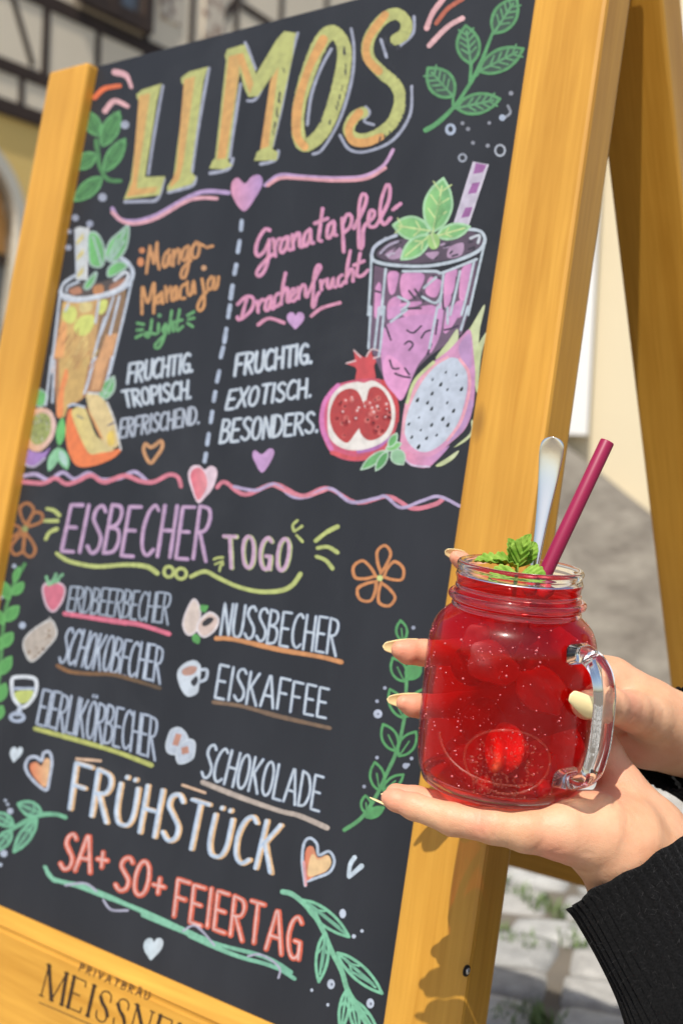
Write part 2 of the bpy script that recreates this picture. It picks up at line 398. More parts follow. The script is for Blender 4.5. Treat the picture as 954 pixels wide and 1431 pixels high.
mb = MB()
for k in range(3):
    a, b2 = prof[k], prof[k+1]
    V8 = [CH.pt(q_, off) for off in (.003, .14) for q_ in ((a[0], 0), (b2[0], 0), b2, a)]
    mb.add(V8, [[0, 1, 2, 3], [4, 5, 6, 7], [2, 3, 7, 6]] + ([[0, 3, 7, 4]] if k == 0 else []) + ([[1, 2, 6, 5]] if k == 2 else []))
fix_normals(mb.build('plinth', m_plinth, ch, smooth=False))
pl0, pl1 = CH.at(792, 480)[0], CH.at(828, 480)[0]
CH.slab(MB(), pl0-.25, pl1, pa[1]+.01, 6.9, .003, .06).build('pilaster', m_white, ch, smooth=False)
wd = CH.slab(MB(), CH.at(940, 300)[0], CH.at(1300, 300)[0], CH.at(945, 300)[1]-.1, CH.at(945, 300)[1]+1.6, .003, .05).build('window_surround', m_white, ch, smooth=False)
CH.slab(MB(), CH.at(985, 300)[0], CH.at(1255, 300)[0], CH.at(945, 300)[1]+.1, CH.at(945, 300)[1]+1.4, .052, .06).build('window_pane', m_glass, wd, smooth=False)
# ------------------------------------------------------------------ the A-frame sign
m_oak = wood_mat('varnished_wood', (.475, .215, .022), (.675, .35, .052), 'z', -LEAN)
m_oak_x = wood_mat('varnished_wood_rail', (.475, .215, .022), (.675, .35, .052), 'x')
m_oak_b = wood_mat('varnished_wood_back', (.475, .215, .022), (.675, .35, .052), 'z', math.atan(.385))
sign = thing('a_frame_sign', (0, .2, 0), 'wooden A-frame pavement sign with a chalk-lettered black menu board', 'sign')
FRONT, BACK = .012, -.020
X0, X1 = 0.2432*BOARD_W/.47, 0.2985*BOARD_W/.47
def sp(x, u, n): return B0 + XW*x + UW*u + NW*n
foot = -BASE_Z/math.cos(LEAN)
def post(x0, x1, top):
    mb = MB(); mb.obox(sp(x0, foot+.001, BACK), XW*(x1-x0), UW*(top-foot), NW*(FRONT-BACK), .0032)
    return mb.build('front_post', m_oak, sign, smooth=False)
post(X0, X1, BOARD_H+.02)
post(-.2865*BOARD_W/.47, -.2292*BOARD_W/.47, .7365*BOARD_W/.47)
# chalkboard
m_board, n, l, b = new_mat('blackboard_paint')
tc = n.new('ShaderNodeTexCoord'); nz = n.new('ShaderNodeTexNoise'); nz.inputs['Scale'].default_value = 7; nz.inputs['Detail'].default_value = 8; nz.inputs['Roughness'].default_value = .6
nz2 = n.new('ShaderNodeTexNoise'); nz2.inputs['Scale'].default_value = 60; nz2.inputs['Detail'].default_value = 4
mp = n.new('ShaderNodeMapping'); mp.inputs['Scale'].default_value = (1.6, 1, .5); mp.inputs['Rotation'].default_value = (0, .5, 0)
l.new(tc.outputs['Object'], mp.inputs[0]); l.new(mp.outputs[0], nz.inputs['Vector']); l.new(tc.outputs['Object'], nz2.inputs['Vector'])
cr = n.new('ShaderNodeValToRGB'); cr.color_ramp.elements[0].position = .35; cr.color_ramp.elements[0].color = (.0145, .016, .0205, 1)
cr.color_ramp.elements[1].position = .75; cr.color_ramp.elements[1].color = (.024, .026, .032, 1)
n4 = n.new('ShaderNodeTexNoise'); n4.inputs['Scale'].default_value = 3.2; n4.inputs['Detail'].default_value = 9; n4.inputs['Roughness'].default_value = .7; n4.inputs['Distortion'].default_value = 1.2; l.new(tc.outputs['Object'], n4.inputs['Vector'])
m4 = n.new('ShaderNodeMapRange'); m4.inputs['From Min'].default_value = .52; m4.inputs['From Max'].default_value = .80; m4.inputs['To Max'].default_value = .35; l.new(n4.outputs[0], m4.inputs['Value'])
x4 = n.new('ShaderNodeMix'); x4.data_type = 'RGBA'; l.new(m4.outputs[0], x4.inputs[0]); l.new(cr.outputs[0], x4.inputs[6]); x4.inputs[7].default_value = (.06, .062, .07, 1)      # wiped chalk haze
l.new(nz.outputs[0], cr.inputs[0]); l.new(x4.outputs[2], b.inputs['Base Color']); b.inputs['Roughness'].default_value = .6; b.inputs['Specular IOR Level'].default_value = .3
mb = MB(); mb.obox(sp(-.2296*BOARD_W/.47-.01, -.01, -.010), XW*(X0+.2296*BOARD_W/.47+.02), UW*(BOARD_H+.01), NW*.010, .0006)
board = mb.build('chalkboard', m_board, sign, smooth=False)
# bottom rail with its chamfered upper edge
XL = -.2292*BOARD_W/.47
rail_h = .135
prof = [(.000, .0012), (-.003, .004), (-.011, FRONT-.0015), (-.0125, FRONT-.0025), (-.0145, FRONT-.0025), (-.016, FRONT-.001), (-rail_h+.003, FRONT-.001), (-rail_h, FRONT-.004), (-rail_h, -.012), (.000, -.0102)]
V = [sp(x, u, nn) for x in (XL+.0005, X0-.0005) for u, nn in prof]; k = len(prof)
fc = [[i, (i+1) % k, k+(i+1) % k, k+i] for i in range(k)] + [list(range(k))[::-1], [k+i for i in range(k)]]
rail = fix_normals(obj('bottom_rail', V, fc, m_oak_x, sign, smooth=False))
# back frame
TANB = .385; sB = math.sqrt(1+TANB*TANB); UB = np.array([0, -TANB, 1])/sB; NB = np.array([0, -1, -TANB])/sB
q_ref = hit(905, 700, np.array([X0+.004, 0, 0]), XW)        # a point of the back leg's inner edge
yB = q_ref[1] + TANB*q_ref[2]                                 # y of the front face at z = 0
def bp_(x, s_, n_): return np.array([x, yB, 0]) + UB*s_ + NB*n_
z_ap = (yB - .019*1.0 + BASE_Z*math.tan(LEAN) - .004)/(TANB+math.tan(LEAN)); s_ap = z_ap*sB
for x0, x1 in ((X0+.004, X1+.003), (-X1+.008, -X0+.004)):
    mb = MB(); mb.obox(bp_(x0, .001, -.031), XW*(x1-x0), UB*(s_ap+(.01 if x0 > 0 else -.06)), NB*.031, .0025); mb.build('back_leg', m_oak_b, sign, smooth=False)
r_lo = hit(764, 1230, bp_(0, 0, 0), NB)[2]*sB
mb = MB(); mb.obox(bp_(-X0+.0045, r_lo, -.026), XW*(2*X0-.001), UB*.075, NB*.022, .002); mb.build('back_rail', m_oak_x, sign, smooth=False)
m_steel = simple('dull_steel', (.55, .53, .5), .35, metal=1)
for x in (X0+.012,):
    mb = MB(); mb.obox(sp(x, BOARD_H-.035, BACK-.004), XW*.03, UW*.05, NW*.0035, .0008); mb.tube([sp(x-.004, BOARD_H+.018, BACK-.004), sp(x+.034, BOARD_H+.018, BACK-.004)], [.004, .004]); mb.build('hinge', m_steel, sign)
# screw recessed near the foot of the right post
h0 = hit(645, 1357, sp(X1, 0, 0), XW)
m_hole = simple('dark_hole', (.012, .007, .004), .9)
mb = MB(); mb.tube([h0+XW*.0003+NW*-.004, h0+XW*.0012+NW*-.004], [.0036, .0036]); mb.build('screw_hole', m_hole, sign)
mb = MB(); mb.tube([h0+XW*.0012+NW*-.004, h0+XW*.0022+NW*-.004, h0+XW*.0026+NW*-.004], [.0019, .0019, .0008]); mb.build('screw', m_steel, sign)
# ------------------------------------------------------------------ chalk lettering and drawings, laid on the board
CROP = dict(A1=(90, 60, 260), A2=(280, 0, 320), A3=(560, 0, 200), A4=(180, 310, 170), A5=(320, 240, 260), A6=(150, 470, 310), A7=(500, 220, 200), A8=(430, 430, 270),
            B1=(60, 300, 160), B2=(20, 500, 180), B3=(0, 640, 320), B4=(0, 790, 260), B5=(0, 920, 260), B6=(240, 700, 260), B7=(220, 820, 270), B8=(220, 980, 270),
            D1=(0, 1030, 260), D2=(180, 1080, 340), D3=(40, 1150, 260), D4=(200, 1200, 250), D5=(370, 1200, 190), D6=(0, 1260, 360), D7=(440, 660, 210), D8=(250, 620, 410), G=(480, 860, 220))
m_chalk, n, l, b = new_mat('chalk_marker')
at = n.new('ShaderNodeVertexColor'); at.layer_name = 'Col'
tc = n.new('ShaderNodeTexCoord'); nz = n.new('ShaderNodeTexNoise'); nz.inputs['Scale'].default_value = 150; nz.inputs['Detail'].default_value = 5
l.new(tc.outputs['Object'], nz.inputs['Vector'])
mr = n.new('ShaderNodeMapRange'); mr.inputs['From Min'].default_value = .35; mr.inputs['From Max'].default_value = .62; mr.inputs['To Min'].default_value = .80; mr.inputs['To Max'].default_value = 1.0
l.new(nz.outputs[0], mr.inputs['Value'])
mx = n.new('ShaderNodeMix'); mx.data_type = 'RGBA'; mx.inputs[6].default_value = (.028, .03, .038, 1)
l.new(mr.outputs[0], mx.inputs[0]); l.new(at.outputs[0], mx.inputs[7]); l.new(mx.outputs[2], b.inputs['Base Color'])
b.inputs['Roughness'].default_value = .8; b.inputs['Specular IOR Level'].default_value = .25
CHALK_K = .66
class Art:
    def __init__(s): s.reset()
    def reset(s): s.v = []; s.f = []; s.c = []; s.layer = 0
    def put(s, pts, faces, cols):
        "pts in photograph pixels, cols sRGB 0-255 per point; each mark lies a hair above the one before"
        pts = np.asarray(pts, float); s.layer += 1
        d = np.stack([(pts[:, 0]-477)/F, (pts[:, 1]-715.5)/F, np.ones(len(pts))], 1) @ M.T
        k = ((s.org - CAM) @ NW)/(d @ NW)
        h = .00012 + s.layer*1.6e-6 + np.linspace(0, 1.2e-6, len(pts))
        W = CAM + d*k[:, None] + NW[None]*h[:, None]
        n0 = len(s.v); s.v.extend(W.tolist()); s.f.extend([[i+n0 for i in f] for f in faces]); s.c.extend(cols)
    def flush(s, name, label, parent=None, org=None):
        if s.v:
            cl = np.array([[*(lin((r, g, b_))), 1] for r, g, b_ in s.c]); lum = cl[:, :3] @ np.array([.3, .6, .1]); cl[:, :3] = (cl[:, :3]*.86+lum[:, None]*.14)*CHALK_K
            obj(name, s.v, s.f, m_chalk, parent or board, smooth=False, label=label, colors=cl)
        s.reset()
ART = Art(); ART.org = B0
def topx(crop, pts):
    if crop is None: return np.asarray(pts, float)
    x0, y0, w = CROP[crop]; return np.asarray(pts, float)*(w/954) + np.array([x0, y0])
def S(crop, pts, w, col, col2=None, closed=False, taper=(1, 1), smooth=True, off=(0, 0)):
    "a brush stroke; w in photograph pixels"
    p = topx(crop, pts) + np.array(off)
    q = catmull(p, 2.5, closed) if smooth else np.concatenate([np.linspace(p[i], p[i+1], max(2, int(np.linalg.norm(p[i+1]-p[i])/2.5)+1))[(1 if i else 0):] for i in range(len(p)-1)])
    keep = np.r_[True, np.linalg.norm(np.diff(q, axis=0), axis=1) > 1e-3]; q = q[keep]
    if len(q) < 2: return
    if closed: q = np.vstack([q, q[:1]])
    t = np.gradient(q, axis=0)
    if closed: t[0] = t[-1] = q[1]-q[-2]
    t /= np.linalg.norm(t, axis=1)[:, None] + 1e-9
    nn = np.stack([-t[:, 1], t[:, 0]], 1); m = len(q); u = np.linspace(0, 1, m)
    hw = w*.93/2*(taper[0]+(taper[1]-taper[0])*u)
    hw = hw*(1+.10*np.sin(u*9+nrng.uniform(0, 6))*nrng.uniform(0, 1)+nrng.normal(0, .03, m))
    c1 = np.array(col, float); c2 = np.array(col2 if col2 is not None else col, float)
    cc = c1+(c2-c1)*u[:, None]; cc = np.clip(cc*(1+nrng.normal(0, .02, (m, 1))), 0, 255)
    pts_, cols, fcs = [], [], []
    if not closed:      # round ends
        for e, sg in ((0, -1), (m-1, 1)): pass
        L = [(q[i]+nn[i]*hw[i], q[i]-nn[i]*hw[i]) for i in range(m)]
        cap0 = [(q[0]-t[0]*hw[0]*math.sin(a)+nn[0]*hw[0]*math.cos(a), q[0]-t[0]*hw[0]*math.sin(a)-nn[0]*hw[0]*math.cos(a)) for a in (1.35, .95, .5)]
        cap1 = [(q[-1]+t[-1]*hw[-1]*math.sin(a)+nn[-1]*hw[-1]*math.cos(a), q[-1]+t[-1]*hw[-1]*math.sin(a)-nn[-1]*hw[-1]*math.cos(a)) for a in (.5, .95, 1.35)]
        L = cap0+L+cap1; cc = np.vstack([cc[:1]]*3+[cc]+[cc[-1:]]*3)
    else: L = [(q[i]+nn[i]*hw[i], q[i]-nn[i]*hw[i]) for i in range(m)]
    for (a, b2), c in zip(L, cc): pts_ += [a, b2]; cols += [tuple(c)]*2
    for i in range(len(L)-1): fcs.append([2*i, 2*i+1, 2*i+3, 2*i+2])
    ART.put(pts_, fcs, cols)
def Fl(crop, pts, col, col2=None, smooth=True, axis=0):
    "a filled patch, optionally blended to a second colour across its width (axis 0) or height (axis 1)"
    p = topx(crop, pts); q = catmull(p, 3.0, True) if smooth else p
    tri = tessellate_polygon([[Vector((x, y, 0)) for x, y in q]])
    c1 = np.array(col, float); c2 = np.array(col2 if col2 is not None else col, float)
    v = q[:, axis]; u = (v-v.min())/(np.ptp(v)+1e-6)
    ART.put(q, [list(t) for t in tri], [tuple(c1+(c2-c1)*k) for k in u])
def dot(crop, c, r, col, ry=None):
    a = np.linspace(0, 2*math.pi, 13)[:-1]; p = np.stack([c[0]+np.cos(a)*r, c[1]+np.sin(a)*(ry or r)], 1)
    q = topx(crop, p); ART.put(np.vstack([q, q.mean(0)]), [[i, (i+1) % 12, 12] for i in range(12)], [tuple(col)]*13)
def ring(crop, c, r, w, col, ry=None):
    a = np.linspace(0, 2*math.pi, 11)[:-1]; S(crop, np.stack([c[0]+np.cos(a)*r, c[1]+np.sin(a)*(ry or r)], 1), w, col, closed=True)
def leaf_pts(b_, t_, w, k=.5):
    b_, t_ = np.array(b_, float), np.array(t_, float); d = t_-b_; nn = np.array([-d[1], d[0]])/np.linalg.norm(d)
    return [b_, b_+d*.2+nn*w*.36, b_+d*k+nn*w*.5, b_+d*.78+nn*w*.34, t_, b_+d*.78-nn*w*.34, b_+d*k-nn*w*.5, b_+d*.2-nn*w*.36]
def leaf(crop, b_, t_, w, fill=None, line=None, lw=4, veins=0, vcol=None, fill2=None):
    p = leaf_pts(b_, t_, w)
    if fill: Fl(crop, p, fill, fill2)
    b_, t_ = np.array(b_, float), np.array(t_, float); d = t_-b_; nn = np.array([-d[1], d[0]])/np.linalg.norm(d)
    if line:
        S(crop, p[:5], lw, line); S(crop, [p[4], p[5], p[6], p[7], p[0]], lw, line)
    if veins:
        vc = vcol or line; S(crop, [b_, b_+d*.85], lw*.75, vc)
        for i in range(veins):
            f = .25+.5*i/max(1, veins-1); a = b_+d*f
            for sg in (1, -1): S(crop, [a, a+d*.16+nn*sg*w*.33], lw*.6, vc)

GL = {   # hand lettering: (smooth?, points), width
 'A': ([(0, [(0, 0), (.27, 1), (.33, 1), (.6, 0)]), (0, [(.1, .36), (.5, .36)])], .6),
 'B': ([(0, [(0, 0), (0, 1)]), (1, [(0, 1), (.32, .96), (.40, .78), (.28, .59), (0, .53)]), (1, [(0, .53), (.36, .49), (.46, .27), (.34, .05), (0, 0)])], .46),
 'C': ([(1, [(.45, .9), (.3, 1), (.1, .85), (0, .5), (.07, .14), (.27, 0), (.47, .12)])], .47),
 'D': ([(0, [(0, 0), (0, 1)]), (1, [(0, 1), (.3, .93), (.48, .62), (.46, .3), (.28, .05), (0, 0)])], .48),
 'E': ([(0, [(.42, 1), (0, 1), (0, 0), (.42, 0)]), (0, [(0, .52), (.34, .52)])], .42),
 'F': ([(0, [(.46, 1), (0, 1), (0, 0)]), (0, [(0, .52), (.34, .52)])], .44),
 'G': ([(1, [(.45, .88), (.3, 1), (.1, .85), (0, .5), (.08, .15), (.26, 0), (.44, .12), (.46, .4)]), (0, [(.26, .42), (.47, .42), (.47, .02)])], .48),
 'H': ([(0, [(0, 0), (0, 1)]), (0, [(.45, 0), (.45, 1)]), (0, [(0, .52), (.45, .52)])], .45),
 'I': ([(0, [(.02, 0), (.02, 1)])], .06),
 'K': ([(0, [(0, 0), (0, 1)]), (0, [(.42, 1), (.02, .45)]), (0, [(.1, .55), (.46, 0)])], .46),
 'L': ([(0, [(0, 1), (0, 0), (.4, 0)])], .4),
 'N': ([(0, [(0, 0), (0, 1), (.42, 0), (.42, 1)])], .42),
 'O': ([(2, [(.24, 1), (.42, .85), (.48, .5), (.42, .14), (.24, 0), (.06, .14), (0, .5), (.06, .85)])], .48),
 'P': ([(0, [(0, 0), (0, 1)]), (1, [(0, 1), (.36, .95), (.42, .74), (.3, .52), (0, .48)])], .42),
 'R': ([(0, [(0, 0), (0, 1)]), (1, [(0, 1), (.34, .95), (.42, .76), (.3, .55), (0, .5)]), (0, [(.12, .5), (.46, -.04)])], .46),
 'S': ([(1, [(.42, .88), (.28, 1), (.08, .92), (.04, .72), (.22, .54), (.42, .34), (.4, .1), (.2, 0), (0, .14)])], .42),
 'T': ([(0, [(0, 1), (.5, 1)]), (0, [(.25, 1), (.25, 0)])], .5),
 'U': ([(1, [(0, 1), (0, .3), (.1, .04), (.24, 0), (.38, .06), (.46, .3), (.46, 1)])], .46),
 'V': ([(0, [(0, 1), (.25, 0), (.5, 1)])], .5),
 'X': ([(0, [(0, 0), (.48, 1)]), (0, [(0, 1), (.48, 0)])], .48),
 '.': ([(0, [(.03, .0), (.05, .05)])], .08), '+': ([(0, [(.2, .2), (.2, .62)]), (0, [(0, .41), (.4, .41)])], .4), ' ': ([], .22),
}
GL['Ü'] = ([(1, [(0, .84), (0, .3), (.1, .04), (.26, 0), (.42, .06), (.52, .3), (.52, .84)]), (0, [(.15, 1.0), (.16, 1.02)]), (0, [(.40, 1.0), (.41, 1.02)])], .54)
GL['Ö'] = (GL['O'][0]+[(0, [(.12, 1.12), (.12, 1.16)]), (0, [(.34, 1.12), (.34, 1.16)])], .48)
GL['Ä'] = (GL['A'][0]+[(0, [(.18, 1.12), (.18, 1.16)]), (0, [(.42, 1.12), (.42, 1.16)])], .6)
def word(text, crop, TL, TR, BR, BL, styles, gap=.17, jit=.02, wts=None):
    "styles: list of (width, colour, (dx, dy) photograph px, colour2) drawn one over the other"
    TL, TR, BR, BL = [topx(crop, [q])[0] for q in (TL, TR, BR, BL)]
    tot = sum(GL[c][1] for c in text)+gap*(len(text)-1); x = 0; strokes = []
    for c in text:
        g, w = GL[c]; jy, jx = rng.uniform(-jit, jit), rng.uniform(-jit, jit)*.5
        for sm, pts in g:
            P_ = []
            for gx, gy in pts:
                u = (x+gx+jx)/tot; v = gy+jy
                P_.append((BL*(1-u)+BR*u)*(1-v) + (TL*(1-u)+TR*u)*v)
            strokes.append((sm, P_))
        x += w+gap
    for st in styles:
        for sm, P_ in strokes:
            S(None, P_, st[0], st[1], st[3] if len(st) > 3 else None, closed=(sm == 2), smooth=(sm > 0), off=st[2] if len(st) > 2 else (0, 0))

WB, WH, LIL, PNK = (178, 193, 218), (222, 230, 240), (190, 160, 212), (230, 145, 178)
GRN, DGR, ORG, YG, TEA = (92, 168, 106), (78, 142, 84), (222, 148, 82), (192, 204, 112), (132, 206, 172)
BK = (64, 66, 76)
# --- LIMOS
yg, og, sh = (192, 196, 112), (228, 166, 86), (168, 174, 196)
S('A1', [(507, 220), (490, 310), (462, 470), (432, 672)], 4, sh); S('A1', [(312, 815), (400, 812), (478, 800), (512, 698)], 5, sh)
S('A1', [(742, 130), (715, 275), (680, 480), (655, 665)], 4.5, sh); S('A1', [(535, 766), (600, 750), (662, 728), (674, 690)], 5, sh)
Fl('A1', [(370, 265), (400, 240), (500, 208), (478, 290), (414, 688), (518, 684), (490, 780), (305, 803), (322, 762), (342, 700), (393, 300), (376, 290)], yg, smooth=False)
Fl('A1', [(384, 272), (442, 256), (392, 600), (376, 700), (372, 748), (480, 736), (468, 768), (318, 790), (348, 715)], og, (214, 176, 98), smooth=False)
Fl('A1', [(598, 180), (640, 148), (738, 122), (715, 192), (650, 660), (676, 690), (655, 725), (530, 762), (527, 738), (560, 690), (622, 215), (603, 210)], yg, smooth=False)
Fl('A1', [(615, 188), (672, 170), (610, 620), (590, 700), (545, 742), (540, 735), (575, 650)], og, (218, 176, 98), smooth=False)
S('A2', [(168, 350), (150, 470), (122, 655)], 4.5, sh); S('A2', [(187, 178), (205, 220), (230, 288)], 4.5, sh); S('A2', [(196, 420), (232, 412), (270, 340), (298, 300)], 4.5, sh)
S('A2', [(406, 138), (375, 255), (340, 440), (300, 608)], 4.5, sh); S('A2', [(42, 722), (115, 705), (136, 662)], 5, sh); S('A2', [(252, 684), (310, 668), (325, 630)], 5, sh)
for q in ([(102, 236), (112, 206), (186, 184), (180, 260), (160, 330), (116, 672), (134, 690), (100, 706), (38, 702), (50, 672), (62, 660), (108, 250)],
          [(150, 205), (186, 186), (242, 330), (226, 402), (200, 404), (180, 360)], [(205, 402), (240, 402), (385, 190), (400, 138), (350, 130), (318, 165), (238, 300)],
          [(318, 190), (396, 142), (384, 240), (300, 622), (324, 634), (318, 668), (224, 670), (236, 634), (250, 625)]): Fl('A2', q, yg, smooth=False)
for q in ([(118, 236), (168, 222), (160, 320), (106, 660), (70, 664)], [(152, 232), (178, 220), (222, 348), (206, 392)], [(292, 335), (326, 280), (285, 610), (250, 622)]): Fl('A2', q, og, (222, 176, 96), smooth=False)
S('A2', [(628, 120), (640, 205), (630, 335), (580, 500), (510, 620), (470, 642)], 4.5, sh); S('A2', [(545, 205), (500, 290), (462, 400), (446, 520)], 4.5, sh)
S('A2', [(556, 135), (596, 190), (596, 280), (564, 420), (512, 545), (440, 606), (410, 565), (412, 440), (458, 280), (508, 168)], 21, yg, closed=True)
S('A2', [(512, 165), (452, 285), (408, 430), (402, 560), (435, 612)], 13, og)
S('A2', [(890, 70), (885, 140), (832, 190)], 4.5, sh); S('A2', [(752, 165), (775, 238)], 4.5, sh); S('A2', [(880, 360), (872, 480), (800, 585), (690, 632), (620, 622), (582, 565)], 4.5, sh); S('A2', [(688, 445), (705, 470), (682, 505), (722, 520)], 4, sh)
S('A2', [(815, 165), (850, 140), (856, 92), (815, 58), (755, 85), (702, 165), (702, 240), (758, 305), (812, 352), (832, 420), (800, 510), (725, 568), (655, 580), (618, 545), (640, 490), (676, 470)], 20, yg, taper=(.9, .9))
S('A2', [(770, 62), (700, 160), (694, 240), (742, 296)], 12, og, (224, 164, 84)); S('A2', [(662, 470), (620, 530), (632, 585), (690, 594), (752, 570)], 12, og)
for k in range(26):      # black ticks along the shaded edges
    for cv in ([(598, 180), (604, 290), (574, 420), (520, 550)], [(548, 300), (530, 400), (496, 500)], [(790, 255), (842, 350), (856, 430), (820, 520), (730, 585)], [(352, 230), (330, 400), (300, 560)], [(770, 150), (790, 180), (830, 190)]):
        if rng.random() < .42:
            c = catmull(cv, 3); q = c[int(rng.random()*(len(c)-1))]; S('A2', [q, q+np.array([rng.uniform(-5, 5), rng.uniform(10, 24)])], rng.uniform(1.5, 2.8), BK)
ART.flush('chalk_lettering', 'orange and green block lettering reading LIMOS')
# --- accents, leaves and bubbles in the top corners
S('A1', [(260, 150), (318, 168), (345, 228)], 9.5, (236, 178, 186), taper=(1.1, .5)); S('A1', [(158, 280), (205, 235), (285, 220)], 8, (244, 112, 52), taper=(1, .8)); S('A1', [(210, 348), (258, 298), (325, 325)], 9, (238, 180, 186), taper=(1, .7))
S('A3', [(285, -10), (210, 90), (172, 188)], 8, (236, 176, 180)); S('A3', [(412, -8), (310, 60), (236, 155)], 6.5, (200, 104, 78)); S('A3', [(410, 122), (310, 180), (188, 305)], 7.5, (236, 182, 186))
ART.flush('chalk_drawing', 'pink and orange accent strokes'); S('A1', [(290, 708), (225, 700), (185, 640), (172, 560), (165, 500)], 8, DGR, taper=(.7, .9))
for b_, t_, w in (((178, 475), (112, 350), 78), ((195, 530), (282, 352), 84), ((205, 660), (312, 492), 74), ((165, 570), (52, 642), 76), ((195, 688), (52, 810), 76)): leaf('A1', b_, t_, w, (82, 150, 86), (98, 172, 104), 3, 2, (66, 120, 76))
ART.flush('chalk_drawing', 'filled green leaf sprig beside the title'); S('A3', [(165, 868), (250, 815), (360, 705), (440, 590), (485, 515), (540, 400), (612, 215)], 6.5, GRN, taper=(1.1, .7))
S('A3', [(345, 700), (350, 630)], 4, GRN); S('A3', [(460, 560), (468, 420)], 5, GRN); S('A3', [(505, 500), (520, 470)], 5, GRN)
for b_, t_, w in (((618, 222), (770, -12), 150), ((465, 425), (432, 172), 150), ((520, 475), (815, 325), 140), ((350, 645), (180, 455), 165), ((370, 722), (658, 660), 130)):
    leaf('A3', b_, t_, w, (72, 96, 84), (92, 164, 104), 4.6, 4, (98, 166, 112))
ART.flush('chalk_drawing', 'outlined green leaf sprig in the upper right corner'); ring('A3', (330, 862), 26, 4.5, WB, 30); ring('A3', (410, 1052), 24, 3, (160, 168, 184)); ring('A3', (660, 1003), 32, 3.2, (176, 184, 198), 36)
for x, y, r in ((410, 822, 13), (447, 860, 14), (480, 953, 13), (578, 972, 14), (588, 820, 12), (733, 622, 16)): dot('A3', (x, y), r, (150, 154, 168))
S('A3', [(712, 705), (728, 755), (672, 795)], 4, (150, 156, 170)); dot('A3', (675, 785), 22, WB)
for x, y, r in ((312, 420, 22), (197, 792, 22), (178, 740, 9), (58, 897, 18), (132, 928, 18), (28, 968, 12)): dot('A1', (x, y), r, (168, 176, 198))
ART.flush('chalk_drawing', 'white bubbles and dots')
# --- swoosh and heart
S('A1', [(247, 850), (285, 905), (370, 915), (480, 880), (620, 800), (720, 762), (842, 768)], 8, LIL, taper=(.8, .8)); S('A1', [(247, 868), (300, 915), (375, 925), (480, 895), (620, 815), (700, 795), (782, 798)], 5.5, (232, 168, 184))
ART.flush('chalk_drawing', 'left half of the pink swoosh'); S('A2', [(270, 772), (330, 730), (420, 735), (560, 742), (680, 734), (760, 692), (802, 625)], 8.5, LIL, (214, 166, 212), taper=(.6, .6)); S('A2', [(280, 772), (335, 742), (420, 744), (560, 752), (690, 744), (770, 700)], 5, (234, 164, 176))
HEART = [(0, -.55), (.18, -.85), (.5, -.95), (.85, -.75), (.95, -.3), (.75, .2), (.35, .65), (0, 1), (-.35, .65), (-.75, .2), (-.95, -.3), (-.85, -.75), (-.5, -.95), (-.18, -.85)]
def heart(crop, top, tip, w, col=None, col2=None, line=None, lw=3, sc=1.0):
    top, tip = np.array(top, float), np.array(tip, float); ax = (tip-top); c = top+ax*.49; L = ax/1.95; px_ = np.array([w/1.9, w/1.9*-.26*0])
    pts = [c+px_*x*sc+L*y*sc for x, y in HEART]
    if col: Fl(crop, pts, col, col2)
    if line: S(crop, pts, lw, line, closed=True)
ART.flush('chalk_drawing', 'right half of the pink swoosh'); Fl('A2', [(182, 880), (135, 820), (130, 765), (155, 740), (186, 765), (215, 735), (248, 730), (260, 762), (232, 820)], (232, 156, 192), (190, 152, 212))
ART.flush('chalk_drawing', 'pink and lilac heart under the title')
# --- dashed divider
for c_, a, b2 in (('A5', (66, 252), (62, 298)), ('A5', (55, 355), (46, 412)), ('A5', (38, 478), (28, 525)), ('A5', (20, 585), (10, 650)), ('A4', (812, 500), (798, 600)), ('A4', (795, 655), (780, 748)), ('A4', (766, 840), (750, 945)), ('A4', (742, 985), (722, 1062)),
                  ('A6', (482, 150), (472, 195)), ('A6', (465, 240), (458, 278)), ('A6', (452, 325), (445, 370)), ('A6', (437, 420), (430, 465)), ('A6', (425, 505), (419, 538))): S(c_, [a, b2], 6, WB)
ART.flush('chalk_drawing', 'dashed white divider between the two drinks')
